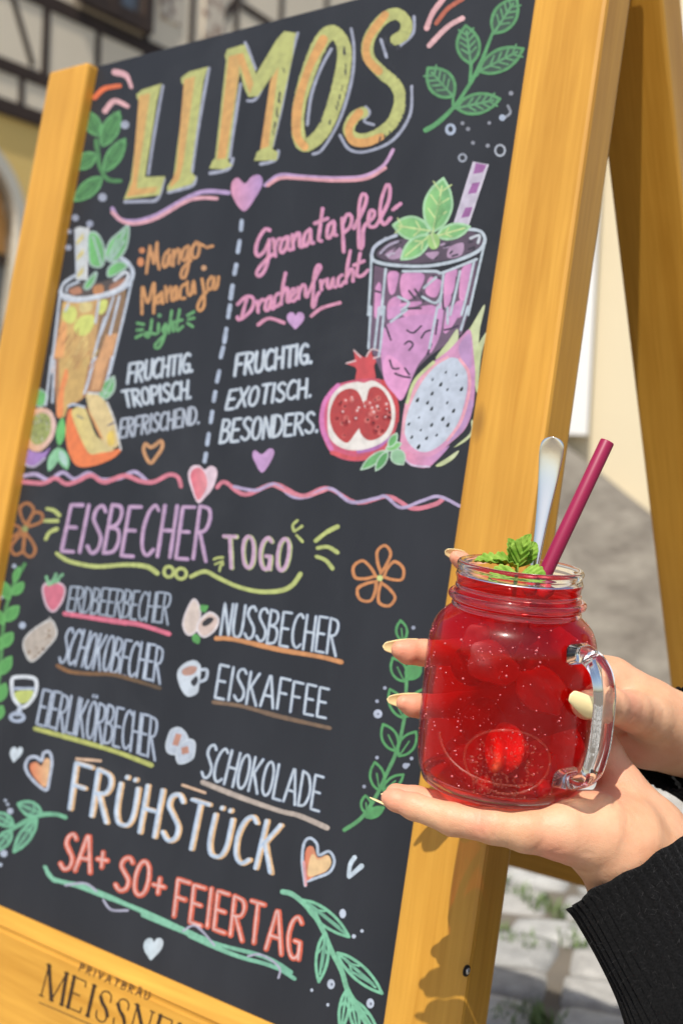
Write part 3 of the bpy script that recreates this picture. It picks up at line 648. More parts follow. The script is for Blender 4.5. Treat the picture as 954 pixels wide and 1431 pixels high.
# --- script words
SCR = {
 'Granatapfel': ('A5', 5.6, (226, 150, 196), [[(208, 300), (185, 295), (150, 350), (138, 405), (150, 432), (180, 410), (205, 360)], [(207, 350), (200, 450), (180, 510), (155, 535), (142, 520), (165, 480), (222, 425), (238, 432)], [(225, 345), (232, 360), (238, 430)], [(232, 390), (250, 350), (262, 345)],
  [(300, 335), (275, 350), (262, 400), (275, 415), (298, 380), (305, 335), (303, 395), (318, 400)], [(325, 325), (330, 395)], [(330, 360), (350, 315), (362, 325), (362, 380), (375, 385)], [(415, 295), (390, 320), (382, 370), (395, 380), (412, 350), (420, 300), (420, 360), (432, 365)],
  [(480, 190), (465, 300), (460, 350), (475, 355)], [(440, 265), (505, 240)], [(535, 255), (510, 275), (502, 330), (515, 340), (535, 305), (540, 260), (540, 320), (552, 325)], [(580, 240), (588, 410)], [(582, 270), (605, 220), (628, 230), (622, 280), (592, 310)],
  [(640, 290), (690, 190), (705, 130), (685, 115), (668, 170), (665, 280), (668, 390), (684, 380), (688, 300), (700, 270)], [(700, 270), (740, 235), (745, 205), (725, 200), (715, 240), (720, 280), (750, 280), (770, 250)], [(770, 250), (815, 160), (825, 85), (808, 68), (780, 150), (775, 230), (795, 270), (828, 238)], [(840, 195), (878, 165)]]),
 'Drachenfrucht': ('A5', 5.2, (222, 146, 192), [[(92, 650), (65, 750)], [(45, 680), (90, 640), (125, 650), (120, 700), (85, 740), (50, 760), (44, 745)], [(145, 665), (150, 720)], [(150, 690), (170, 655), (182, 660)], [(215, 640), (195, 655), (185, 705), (200, 710), (215, 670), (217, 640), (218, 700), (230, 700)],
  [(255, 625), (238, 640), (235, 685), (250, 690), (265, 670)], [(290, 520), (275, 600), (268, 680)], [(272, 640), (292, 595), (302, 610), (298, 665), (310, 665)], [(312, 650), (338, 620), (335, 600), (320, 610), (315, 650), (330, 665), (350, 640)], [(355, 595), (358, 650)], [(360, 620), (378, 580), (392, 590), (392, 640), (402, 640)],
  [(400, 640), (450, 530), (470, 490), (455, 480), (438, 530), (432, 620), (428, 690), (438, 690), (450, 640), (462, 620)], [(470, 560), (475, 605)], [(475, 580), (490, 555), (502, 562)], [(505, 550), (505, 590), (520, 595), (535, 545), (538, 590), (548, 590)], [(580, 530), (562, 545), (560, 580), (575, 585), (590, 565)],
  [(622, 405), (605, 500), (600, 570)], [(605, 540), (625, 500), (637, 510), (635, 560)], [(672, 420), (655, 520), (662, 536), (685, 532), (712, 505)], [(640, 480), (692, 458)]]),
 'Mango': ('A4', 4.6, (216, 152, 92), [[(140, 402), (152, 300), (168, 192)], [(168, 192), (196, 325)], [(196, 325), (224, 165)], [(224, 165), (226, 290), (240, 370)], [(320, 220), (282, 265), (270, 345), (298, 345), (322, 250), (325, 335), (345, 330)], [(352, 225), (350, 345)], [(355, 285), (385, 212), (400, 240), (393, 325)],
  [(468, 190), (430, 220), (418, 290), (445, 300), (475, 200), (470, 330), (440, 438), (410, 425), (430, 360), (490, 300)], [(530, 160), (500, 210), (505, 280), (540, 270), (555, 190), (530, 160), (592, 190)], [(612, 202), (658, 190)]]),
 'Maracuja': ('A4', 4.6, (216, 152, 88), [[(105, 720), (110, 510), (150, 635), (200, 480), (196, 715)], [(252, 560), (220, 600), (220, 640), (250, 620), (262, 545), (268, 640)], [(290, 510), (300, 625)], [(300, 570), (330, 510)], [(370, 510), (340, 550), (340, 618), (365, 600), (375, 510), (380, 605)], [(440, 490), (410, 520), (405, 598), (442, 598)],
  [(460, 470), (465, 565), (490, 568), (510, 462), (520, 558)], [(575, 450), (592, 560), (590, 660), (560, 698), (540, 670), (568, 600), (612, 548)], [(650, 430), (622, 470), (625, 535), (655, 510), (670, 432), (670, 530), (695, 505), (706, 432)]]),
 'Light': ('A4', 4.2, (104, 176, 110), [[(182, 770), (165, 890), (140, 902), (130, 872), (215, 880)], [(235, 800), (233, 870)], [(292, 800), (265, 850), (288, 862), (302, 805), (270, 930), (230, 992), (206, 968), (290, 880)], [(338, 700), (315, 870)], [(320, 825), (345, 782), (350, 858)], [(400, 690), (376, 850), (425, 820)], [(335, 792), (420, 770)],
  [(70, 795), (118, 805)], [(66, 850), (110, 846)], [(58, 908), (102, 885)], [(462, 735), (512, 705)], [(468, 765), (512, 755)], [(462, 795), (502, 822)]]),
}
for nm, txt in (('Granatapfel', 'pink script reading Granatapfel-'), ('Drachenfrucht', 'pink script reading Drachenfrucht'), ('Mango', 'orange script reading Mango-'), ('Maracuja', 'orange script reading Maracuja'), ('Light', 'green script reading Light')):
    c_, w, colr, ss = SCR[nm]
    for q in ss: S(c_, q, w, colr)
    if 'pink' in txt:
        for q in ss: S(c_, q, w*.4, (232, 156, 184), off=(-1.2, .6))
    if nm == 'Mango': dot('A4', (105, 225), 24, (222, 140, 84)); dot('A4', (95, 315), 27, (222, 140, 84), 36)
    if nm == 'Maracuja': dot('A4', (590, 362), 22, (206, 156, 112))
    if nm == 'Light': dot('A4', (243, 735), 17, (100, 160, 112))
    ART.flush('chalk_lettering', txt)
S('A5', [(150, 785), (205, 752), (282, 775)], 5, (228, 150, 184)); S('A5', [(422, 740), (475, 700), (568, 672)], 5, (228, 150, 184)); ART.flush('chalk_drawing', 'pink dashes'); heart('A5', (342, 720), (340, 808), 90, (208, 160, 214))
ART.flush('chalk_drawing', 'small lilac heart')
# --- descriptions
TW = [(5.0, (150, 166, 190)), (3.4, (206, 218, 230))]
word('FRUCHTIG.', 'A6', (98, 118), (372, 70), (366, 152), (88, 200), TW); ART.flush('chalk_lettering', 'white capitals reading FRUCHTIG.'); word('TROPISCH.', 'A6', (64, 238), (364, 188), (358, 265), (78, 305), TW); ART.flush('chalk_lettering', 'white capitals reading TROPISCH.'); word('ERFRISCHEND.', 'A6', (62, 358), (398, 300), (394, 375), (52, 438), [(4.2, (140, 152, 174)), (2.8, (186, 196, 212))])
ART.flush('chalk_lettering', 'white capitals reading ERFRISCHEND.')
word('FRUCHTIG.', 'A6', (560, 80), (880, 28), (878, 112), (548, 170), [(5.6, (150, 166, 190)), (3.8, (206, 218, 230))]); ART.flush('chalk_lettering', 'larger white capitals reading FRUCHTIG.'); word('EXOTISCH.', 'A6', (530, 232), (878, 180), (874, 258), (510, 314), TW); ART.flush('chalk_lettering', 'white capitals reading EXOTISCH.'); word('BESONDERS.', 'A6', (500, 362), (908, 322), (902, 410), (484, 460), TW)
ART.flush('chalk_lettering', 'white capitals reading BESONDERS.')
S('A6', [(185, 545), (158, 495), (165, 462), (190, 478), (232, 450), (236, 480), (210, 520)], 5.5, (214, 154, 100), closed=True)
ART.flush('chalk_drawing', 'orange outline heart'); Fl('A6', [(665, 586), (632, 535), (624, 505), (636, 490), (664, 508), (698, 482), (718, 494), (705, 535)], (206, 158, 214))
ART.flush('chalk_drawing', 'lilac heart')
# --- middle heart and wavy lines
Fl('B3', [(825, 188), (798, 130), (784, 70), (800, 34), (835, 32), (852, 50), (880, 32), (906, 55), (890, 120), (855, 165)], (234, 206, 222)); Fl('B3', [(826, 176), (804, 120), (794, 72), (810, 44), (838, 44), (860, 78), (862, 125)], (238, 110, 132), (240, 150, 160))
ART.flush('chalk_drawing', 'pink heart with a pale outline'); pk, lv = (226, 126, 148), (190, 172, 214)
S('B3', [(88, 78), (150, 68), (205, 92), (262, 60), (312, 88), (370, 62), (425, 90), (500, 84), (562, 58), (615, 98)], 5.5, lv); S('B3', [(88, 98), (180, 105), (232, 84), (275, 108), (320, 98), (380, 72), (435, 100), (520, 74), (585, 96), (640, 100), (705, 70), (742, 80), (755, 118)], 6.5, pk)
ART.flush('chalk_drawing', 'wavy pink and lilac line'); S('D8', [(125, 142), (150, 125), (215, 165), (310, 133), (400, 170), (482, 145), (580, 192), (680, 172), (758, 210), (830, 198), (855, 182)], 6.2, pk); S('D8', [(180, 140), (250, 152), (310, 132), (370, 172), (420, 172), (492, 146), (560, 190), (640, 178), (672, 172), (722, 208), (790, 186), (845, 172), (912, 203)], 5, lv); S('D8', [(310, 137), (400, 172), (482, 150)], 4, (232, 140, 158))
ART.flush('chalk_drawing', 'longer wavy pink and lilac line')
# --- tall mango drink
wl_ = (196, 208, 226)
Fl('B1', [(165, 715), (480, 700), (700, 560), (690, 720), (600, 1150), (565, 1310), (70, 1310), (110, 1000)], (150, 118, 86), smooth=False)
Fl('B1', [(170, 730), (480, 705), (455, 1000), (395, 1310), (105, 1310)], (226, 186, 100), (206, 160, 98), smooth=False); Fl('B1', [(150, 920), (205, 930), (150, 1310), (80, 1310)], (240, 168, 96)); Fl('B1', [(530, 1000), (625, 990), (545, 1310), (425, 1310)], (224, 164, 108), smooth=False)
for q in ([(190, 775), (270, 770), (285, 850), (250, 905), (190, 895), (165, 840)], [(320, 850), (420, 840), (425, 920), (370, 1000), (290, 1000), (262, 930)], [(480, 720), (540, 715), (525, 800), (470, 830)]): Fl('B1', q, (214, 222, 104))
Fl('B1', [(310, 740), (410, 735), (400, 800), (320, 815)], (224, 204, 130))
Fl('B2', [(285, 0), (720, 0), (650, 250), (560, 260), (490, 320), (400, 370), (370, 440), (318, 440)], (182, 132, 90), smooth=False); Fl('B2', [(335, 0), (560, 0), (505, 300), (400, 360), (375, 440), (335, 420)], (214, 174, 96), smooth=False); Fl('B2', [(385, 70), (400, 140), (372, 250), (360, 430), (318, 430), (325, 280)], (246, 146, 74)); Fl('B2', [(610, 0), (700, 0), (630, 240), (572, 240)], (224, 166, 110), smooth=False)
for q in ([(150, 640), (130, 800), (95, 1100), (65, 1320)], [(752, 500), (705, 720), (610, 1120), (560, 1320)], [(520, 860), (450, 1090), (395, 1320)], [(590, 690), (520, 900), (480, 1000)], [(470, 720), (440, 900)], [(215, 745), (190, 800)], [(640, 680), (560, 1000)]): S('B1', q, 3.6, wl_)
for q in ([(278, -10), (255, 190), (235, 350)], [(602, -5), (545, 190), (520, 265)], [(728, -5), (690, 160)], [(300, 20), (285, 330)]): S('B2', q, 3.4, wl_)
for k in range(26): x = rng.uniform(130, 420); y = rng.uniform(1000, 1300); S('B1', [(x, y), (x+40, y-70)], 1.6, rng.choice([(236, 206, 120), (200, 140, 80), (170, 120, 80)]))
Fl('B1', [(205, 625), (300, 570), (480, 560), (690, 510), (690, 600), (520, 660), (300, 680)], (96, 86, 84)); Fl('B1', [(220, 630), (300, 600), (330, 650), (250, 670)], (190, 130, 100)); Fl('B1', [(425, 600), (500, 585), (505, 650), (430, 665)], (204, 138, 84)); Fl('B1', [(560, 590), (690, 530), (680, 590), (570, 640)], (176, 124, 100))
S('B1', [(150, 640), (190, 700), (300, 715), (450, 692), (600, 650), (720, 570), (752, 480), (705, 395), (630, 350)], 6, wl_); S('B1', [(150, 640), (180, 570), (275, 505)], 4.5, wl_); S('B1', [(200, 640), (210, 600), (300, 560)], 3.5, wl_); S('B1', [(190, 670), (300, 695), (480, 672), (640, 610), (712, 520), (690, 480), (600, 545)], 4.5, (214, 222, 234))
Fl('B1', [(270, 120), (300, 100), (375, 112), (358, 545), (285, 545)], (206, 212, 216), smooth=False)
for y in (170, 300, 450): Fl('B1', [(275, y+60), (340, y-20), (345, y+30), (278, y+95)], (216, 202, 130), smooth=False)
S('B1', [(382, 110), (366, 540)], 2.5, (228, 232, 238)); S('B1', [(272, 120), (284, 540)], 2.2, (196, 206, 222))
for q in ([(385, 170), (440, 150), (495, 220), (520, 330), (500, 425), (430, 435), (388, 380)], [(525, 350), (560, 225), (640, 150), (715, 95), (705, 250), (650, 350), (580, 395)], [(555, 440), (640, 390), (705, 430), (620, 495), (545, 515)], [(345, 610), (380, 540), (450, 480), (430, 560), (380, 620)]):
    Fl('B1', q, (112, 204, 110), (110, 176, 116)); S('B1', q, 2.8, (168, 196, 188), closed=True)
for q in ([(420, 180), (490, 410)], [(690, 130), (560, 380)], [(620, 200), (540, 370)], [(680, 220), (580, 380)]): S('B1', q, 2.6, (170, 192, 196))
for x, y, r in ((275, 25, 26), (395, 75, 27), (215, 275, 26), (220, 135, 14)): dot('B1', (x, y), r, (158, 166, 190))
ART.flush('chalk_drawing', 'tall orange mango drink with mint and straw')
leaf('B2', (200, 365), (170, 225), 130, (106, 194, 112), (150, 180, 170), 3); leaf('B2', (645, 315), (740, 140), 95, (112, 190, 118), (176, 202, 190), 3, 1)
leaf('B2', (335, 650), (360, 440), 70, (104, 200, 108)); leaf('B2', (325, 670), (258, 835), 60, (140, 206, 160), (150, 220, 170), 2); leaf('B2', (335, 670), (395, 822), 70, (176, 214, 204), (120, 196, 136), 3)
Fl('B2', [(40, 700), (62, 640), (130, 690), (220, 700), (270, 660), (225, 745), (150, 802), (75, 785)], (172, 132, 206)); S('B2', [(42, 715), (80, 785), (150, 805), (230, 745)], 3, (190, 180, 206))
Fl('B2', [(180, 372), (270, 392), (312, 490), (280, 610), (185, 695), (95, 655), (72, 545), (105, 425)], (240, 178, 126), (232, 196, 190)); Fl('B2', [(200, 408), (265, 440), (270, 550), (215, 630), (150, 640), (115, 570), (130, 460)], (160, 172, 92))
for k in range(46): a, r = rng.uniform(0, 6.28), math.sqrt(rng.random()); S('B2', [(192+math.cos(a)*70*r, 520+math.sin(a)*100*r), (196+math.cos(a)*70*r, 534+math.sin(a)*100*r)], 1.6, rng.choice([(104, 118, 74), (196, 204, 130), (130, 140, 100), (190, 190, 180)]))
Fl('B2', [(400, 400), (440, 390), (485, 560), (570, 690), (700, 690), (795, 676), (740, 740), (600, 798), (470, 802), (405, 700), (384, 560)], (250, 128, 58))
Fl('B2', [(430, 392), (520, 368), (600, 560), (650, 610), (740, 680), (640, 705), (560, 710), (500, 610), (450, 490)], (230, 206, 116), (222, 204, 140)); Fl('B2', [(535, 280), (600, 265), (680, 330), (740, 450), (775, 640), (700, 665), (640, 590), (580, 450)], (230, 204, 140)); Fl('B2', [(528, 350), (570, 440), (640, 590), (660, 600), (600, 470)], (236, 160, 84)); Fl('B2', [(690, 570), (735, 540), (745, 640), (700, 650)], (238, 204, 80))
S('B2', [(405, 360), (440, 345), (520, 365)], 3.5, (190, 204, 226)); S('B2', [(690, 330), (745, 470), (792, 680)], 3, (206, 206, 206)); S('B2', [(550, 260), (620, 265)], 3, (210, 216, 220)); S('B2', [(700, 500), (740, 480)], 2.5, (90, 96, 130)); S('B2', [(470, 430), (510, 450)], 3, (150, 150, 130))
ART.flush('chalk_drawing', 'cut passion fruit and mango slices')
# --- pink dragon fruit drink
pkf = (222, 152, 208)
Fl('A7', [(110, 720), (300, 775), (560, 770), (800, 670), (735, 1060), (90, 1060)], (116, 92, 116), smooth=False); Fl('A8', [(305, 0), (800, 0), (760, 130), (600, 240), (540, 300), (470, 450), (430, 430), (370, 340), (310, 200)], (120, 96, 122), smooth=False)
for q in ([(200, 775), (270, 770), (245, 900), (210, 905)], [(300, 775), (440, 780), (400, 900), (330, 950), (285, 900)], [(480, 800), (555, 820), (520, 930), (450, 900)], [(585, 770), (660, 750), (630, 900), (575, 930)], [(690, 750), (755, 700), (720, 930), (675, 940)], [(205, 960), (280, 930), (275, 1060), (200, 1060)], [(330, 1020), (500, 985), (520, 1060), (310, 1060)], [(280, 975), (420, 960), (400, 990), (290, 1000)], [(120, 860), (155, 850), (145, 1060), (110, 1060)], [(650, 970), (700, 960), (690, 1060), (630, 1060)], [(550, 930), (620, 920), (600, 990), (560, 1000)]):
    Fl('A7', q, (238, 158, 212), (206, 140, 196))
for q in ([(385, 90), (620, 40), (600, 200), (540, 290), (470, 450), (430, 430), (372, 330)], [(400, 0), (480, 0), (400, 60)], [(630, 0), (670, 0), (650, 140), (600, 220)], [(690, 0), (760, 0), (700, 110), (670, 120)]): Fl('A8', q, pkf, (210, 148, 204))
Fl('A8', [(385, 240), (430, 250), (500, 340), (470, 450), (430, 430), (372, 330)], (240, 160, 216))
for q in ([(490, 112), (520, 125), (560, 90)], [(478, 180), (500, 165), (520, 182), (500, 210)], [(560, 150), (580, 120), (604, 112)], [(405, 260), (420, 300), (450, 300)], [(430, 325), (470, 340), (505, 345)], [(480, 300), (500, 330)], [(675, 110), (700, 105), (740, 90)], [(385, 90), (410, 160)], [(640, 60), (630, 130)], [(590, 230), (610, 180)]): S('A8', q, 3, (72, 60, 84))
for q in ([(340, 890), (380, 940)], [(380, 880), (420, 940)], [(420, 900), (440, 960)], [(115, 890), (150, 900)], [(500, 790), (555, 810)], [(560, 900), (570, 1010)], [(300, 1010), (420, 1005)], [(660, 800), (640, 930)]): S('A7', q, 3.2, (70, 66, 80))
for q in ([(90, 650), (85, 800), (70, 1050)], [(185, 745), (170, 900), (155, 1050)], [(840, 590), (800, 760), (735, 1050)], [(680, 760), (650, 900), (615, 1050)], [(775, 685), (730, 900), (690, 1050)], [(570, 780), (545, 1000)], [(430, 930), (520, 970), (560, 900)], [(290, 1020), (340, 970), (270, 930)], [(440, 870), (520, 800)]): S('A7', q, 3.6, (192, 208, 222))
for q in ([(312, -5), (300, 200)], [(378, -5), (360, 180), (350, 240)], [(352, 0), (330, 200)], [(640, -5), (600, 200)], [(790, -5), (755, 110)], [(410, 70), (490, 10)], [(690, 0), (690, 80)]): S('A8', q, 3.6, (190, 206, 222))
Fl('A7', [(125, 650), (190, 580), (280, 545), (700, 490), (810, 530), (830, 590), (700, 660), (450, 705), (230, 700)], (98, 84, 102))
for q in ([(190, 640), (280, 600), (300, 660), (220, 680)], [(610, 600), (700, 570), (690, 650), (600, 670)], [(450, 640), (540, 630), (500, 680)]): Fl('A7', q, (186, 152, 186))
for k in range(34): x, y = rng.uniform(150, 800), rng.uniform(560, 680); S('A7', [(x, y), (x+rng.uniform(10, 40), y-rng.uniform(-6, 30))], rng.uniform(1.6, 3), rng.choice([(60, 58, 70), (200, 206, 222), (190, 164, 196), (70, 64, 80)]))
S('A7', [(92, 650), (110, 690), (230, 718), (450, 725), (650, 690), (800, 625), (845, 560), (830, 505), (790, 485), (740, 480)], 5, (196, 210, 224)); S('A7', [(92, 650), (110, 600), (170, 555), (255, 520)], 5, (190, 200, 220)); S('A7', [(150, 640), (200, 590), (270, 560)], 3, (180, 170, 196)); S('A7', [(300, 760), (520, 760), (560, 770), (790, 680)], 4, (196, 210, 224)); S('A7', [(750, 540), (810, 520), (800, 570)], 4, (206, 214, 226))
Fl('A7', [(775, 30), (868, 48), (730, 465), (640, 450)], (206, 196, 218), smooth=False)
for q in ([(785, 38), (858, 52), (832, 100), (768, 112)], [(762, 172), (815, 165), (788, 238), (732, 245)], [(716, 335), (765, 332), (742, 395), (686, 405)]): Fl('A7', q, (168, 104, 170), smooth=False)
S('A7', [(770, 32), (640, 450)], 2.2, (214, 206, 226)); S('A7', [(866, 50), (730, 462)], 2.4, (220, 214, 232))
for b_, t_, w, v in (((500, 500), (570, 140), 185, 3), ((480, 490), (236, 452), 150, 2), ((525, 525), (745, 462), 95, 1), ((480, 520), (290, 680), 110, 1)): leaf('A7', b_, t_, w, (150, 216, 128), (170, 222, 172), 3.4, v, (206, 228, 150), (112, 184, 118))
dot('A7', (505, 560), 42, (160, 210, 120), 55); S('A7', [(490, 510), (520, 600)], 3, (200, 226, 160))
for k in range(5): S('A7', [(510+k*12, 470-k*20), (545+k*8, 260+k*22)], 1.6, (110, 172, 104))
ART.flush('chalk_drawing', 'chalk drawing of a pink drink with mint and a striped straw')
# pomegranate
for q in ([(240, 360), (240, 300), (188, 275), (232, 255), (226, 208), (262, 236), (288, 245), (312, 205), (322, 242), (360, 236), (328, 285), (330, 355)],): Fl('A8', q, (222, 76, 84))
for q in ([(190, 275), (235, 262)], [(228, 210), (262, 245)], [(290, 240), (315, 205), (355, 215)], [(325, 250), (358, 240)]): S('A8', q, 2.4, (228, 196, 200))
Fl('A8', [(160, 375), (265, 352), (370, 358), (430, 440), (446, 545), (415, 650), (345, 735), (220, 757), (115, 715), (66, 600), (72, 490), (108, 410)], (228, 96, 140), (206, 78, 92)); S('A8', [(150, 385), (82, 470), (72, 590), (118, 700)], 7, (226, 122, 190)); S('A8', [(370, 365), (432, 450), (440, 560)], 6, (214, 66, 74)); S('A8', [(120, 715), (230, 745), (345, 725)], 6, (226, 84, 96)); S('A8', [(250, 710), (340, 690), (400, 640)], 6, (188, 116, 190))
Fl('A8', [(165, 388), (245, 366), (275, 372), (330, 362), (400, 420), (432, 520), (402, 635), (300, 695), (190, 700), (110, 645), (98, 540), (112, 450)], (238, 232, 226))
for q in ([(190, 402), (240, 408), (270, 460), (285, 540), (235, 620), (190, 668), (130, 615), (108, 530), (138, 440)], [(305, 400), (360, 400), (405, 470), (410, 560), (370, 630), (300, 655), (255, 600), (282, 500)]): Fl('A8', q, (196, 64, 66))
for k in range(44):
    sd = rng.random() < .5; a, r = rng.uniform(0, 6.28), math.sqrt(rng.random())*.85; cx, cy_ = ((195, 540) if sd else (340, 530)); x, y = cx+math.cos(a)*75*r, cy_+math.sin(a)*115*r
    dot('A8', (x, y), rng.uniform(9, 15), rng.choice([(226, 110, 104), (170, 44, 50), (216, 90, 88)])); dot('A8', (x+3, y-3), rng.uniform(4, 7), rng.choice([(236, 206, 206), (90, 30, 40), (232, 190, 190)]))
ART.flush('chalk_drawing', 'cut pomegranate')
gr_, lp = (202, 216, 150), (198, 152, 206)
for q in ([(735, 180), (800, 100), (872, -15), (850, 100), (825, 250)], [(818, 300), (832, 200), (888, 115), (855, 235), (835, 420)], [(630, 250), (690, 170), (738, 105), (735, 185), (680, 240)], [(630, 780), (690, 740), (745, 705), (720, 745), (660, 782)], [(720, 690), (800, 620), (805, 560), (815, 560), (800, 640)]): Fl('A8', q, gr_, (214, 224, 176))
Fl('A8', [(462, 600), (482, 470), (530, 355), (620, 268), (700, 205), (760, 140), (802, 112), (818, 230), (826, 340), (815, 490), (775, 600), (680, 690), (600, 785), (505, 775), (458, 715)], (240, 160, 196), (214, 150, 200)); Fl('A8', [(745, 190), (800, 130), (808, 270), (800, 300), (760, 255)], lp); Fl('A8', [(795, 460), (818, 480), (770, 600), (690, 670), (740, 590)], lp); Fl('A8', [(480, 710), (600, 735), (700, 680), (600, 782), (510, 772)], (244, 152, 186), (200, 150, 210))
S('A8', [(490, 470), (530, 360), (620, 270)], 5, gr_); S('A8', [(470, 590), (485, 480)], 4, (236, 164, 190)); S('A8', [(460, 720), (510, 775), (600, 785)], 3, (220, 196, 226))
Fl('A8', [(690, 250), (745, 256), (782, 310), (785, 410), (745, 560), (675, 660), (590, 712), (520, 692), (478, 620), (490, 520), (540, 400), (610, 305)], (208, 220, 238), (196, 208, 228)); S('A8', [(690, 245), (620, 290), (545, 385), (485, 520), (470, 620)], 4, (244, 172, 190)); S('A8', [(750, 255), (792, 320), (795, 420), (755, 560), (690, 655)], 4.5, (246, 170, 190))
for x, y in ((680, 320), (733, 333), (615, 355), (688, 405), (757, 403), (612, 425), (540, 457), (687, 470), (610, 500), (718, 510), (548, 543), (665, 550), (690, 580), (498, 575), (610, 580), (557, 605), (635, 630), (512, 640), (545, 688), (655, 380), (590, 470), (585, 645)):
    s_ = rng.uniform(7, 15); Fl('A8', [(x-s_*.6, y+s_*.7), (x-s_*.3, y-s_*.4), (x+s_*.7, y-s_), (x+s_*.5, y+s_*.5)], (44, 50, 50))
for b_, t_, w, fc_ in (((385, 705), (262, 800), 44, (110, 186, 112)), ((395, 710), (335, 805), 40, (90, 170, 96)), ((420, 700), (472, 775), 70, (150, 204, 160)), ((385, 700), (462, 670), 40, (128, 202, 116)), ((400, 690), (440, 620), 36, (104, 184, 104))): leaf('A8', b_, t_, w, fc_, (188, 220, 196), 2)
ART.flush('chalk_drawing', 'cut dragon fruit with white flesh')
# --- Eisbecher to go
word('EISBECHER', 'B3', (298, 196), (885, 205), (858, 425), (258, 388), [(5.8, (184, 150, 196)), (2.8, (206, 168, 202), (-.7, 0))], gap=.2); ART.flush('chalk_lettering', 'lilac capitals reading EISBECHER'); word('TOGO', 'B6', (268, 178), (612, 192), (588, 356), (278, 338), [(6.0, (196, 206, 140), (1.5, .4)), (5.2, (210, 170, 202))], gap=.3)
ART.flush('chalk_lettering', 'lilac capitals reading TO GO')
for i_, (c_, q, w) in enumerate((('B3', [(198, 212), (225, 218), (248, 238)], 6.5), ('B3', [(182, 262), (240, 262)], 6), ('B3', [(192, 338), (208, 310), (238, 296)], 6), ('B6', [(738, 205), (795, 160), (850, 132)], 7), ('B6', [(748, 242), (800, 236), (850, 265)], 6.5), ('B6', [(742, 285), (790, 305), (824, 346)], 6.5), ('B6', [(645, 100), (620, 125), (628, 155)], 4.5), ('B6', [(632, 155), (668, 130)], 4), ('B6', [(640, 176), (670, 208)], 4.5), ('B6', [(216, 300), (235, 292), (262, 290)], 4), ('B6', [(222, 325), (262, 310)], 3.5), ('B6', [(246, 360), (250, 335), (262, 325)], 4),
                 ('B3', [(238, 398), (290, 430), (400, 452), (520, 445), (610, 452), (656, 480)], 7), ('B6', [(100, 388), (170, 362), (240, 395), (340, 440), (450, 465), (560, 460), (620, 430), (660, 375)], 7))):
    S(c_, q, w, YG, taper=(.8, 1))
    if i_ in (2, 5, 8, 11, 12, 13): ART.flush('chalk_drawing', 'yellow green rays' if i_ < 12 else 'yellow green underline')
ring('B3', (704, 474), 20, 5, YG, 22); ring('B3', (755, 482), 22, 5, YG, 22)
ART.flush('chalk_drawing', 'yellow green double loop')
def flower(crop, c, tips, col, lw, hub):
    c = np.array(c, float)
    for tx, ty, w in tips:
        t_ = np.array([tx, ty], float); d = t_-c; nn = np.array([-d[1], d[0]])/np.linalg.norm(d)
        S(crop, [c+d*.15, c+d*.45+nn*w*.34, c+d*.8+nn*w*.5, t_, c+d*.8-nn*w*.5, c+d*.45-nn*w*.34, c+d*.18], lw, col)
    dot(crop, c, hub[0], hub[1])
flower('D7', (412, 672), [(445, 465, 85), (560, 610, 120), (470, 848, 105), (285, 805, 110), (245, 600, 115)], (220, 142, 78), 4.6, (19, (206, 222, 130)))
ART.flush('chalk_drawing', 'orange outline flower beside the plant stem'); flower('B3', (106, 295), [(115, 188, 56), (175, 232, 46), (130, 412, 48), (62, 402, 50), (24, 305, 56)], (178, 114, 62), 4.8, (13, (150, 160, 90)))
ART.flush('chalk_drawing', 'orange outline flower near the left post')
# --- plants on the left and right edges
S('B4', [(128, -5), (85, 70), (50, 160), (25, 260), (12, 400), (0, 560), (-20, 740)], 5.5, (82, 150, 84))
for b_, t_, w in (((70, 150), (122, 88), 44), ((50, 175), (8, 78), 52), ((75, 85), (100, 10), 30), ((25, 285), (98, 210), 56), ((20, 300), (-30, 225), 50), ((12, 420), (66, 345), 52), ((10, 430), (-30, 360), 50), ((2, 560), (60, 468), 52), ((0, 565), (-40, 500), 50), ((-5, 700), (30, 605), 50), ((-8, 790), (14, 720), 40)): leaf('B4', b_, t_, w, (86, 168, 84), (100, 184, 96), 2.5)
ART.flush('chalk_drawing', 'bushy green stem along the left edge')
for x, y, r in ((117, 308, 18), (5, 162, 14), (75, 4, 11)): dot('B4', (x, y), r, WB)
ART.flush('chalk_drawing', 'white dots')
S('G', [(5, 1300), (110, 1225), (200, 1090), (260, 960), (322, 820), (368, 620), (380, 430), (384, 340)], 6, GRN, taper=(1, .8))
for b_, t_, w, fl in (((358, 155), (345, 32), 66, 0), ((368, 400), (298, 258), 88, 0), ((386, 385), (462, 285), 86, 1), ((362, 622), (280, 448), 84, 0), ((382, 612), (492, 445), 84, 0), ((318, 822), (240, 660), 92, 0), ((336, 852), (438, 705), 90, 0), ((218, 1062), (190, 890), 86, 0), ((240, 1062), (362, 965), 64, 0), ((142, 1200), (132, 1092), 62, 0), ((138, 1222), (242, 1165), 52, 1)):
    leaf('G', b_, t_, w, (86, 166, 96) if fl else None, (86, 170, 100), 3.8); S('G', [b_, np.array(b_)*.4+np.array(t_)*.6], 2.6, (86, 162, 98))
for x, y, r in ((423, 75, 12), (250, 440, 11), (203, 520, 11), (203, 862, 11), (412, 867, 11), (375, 912, 18), (125, 1037, 11), (392, 905, 10)): dot('G', (x, y), r, (170, 180, 204))
dot('G', (208, 597), 27, (196, 208, 232)); dot('G', (210, 597), 6, (90, 96, 110))
ART.flush('chalk_drawing', 'green leafy stem beside the fingers')
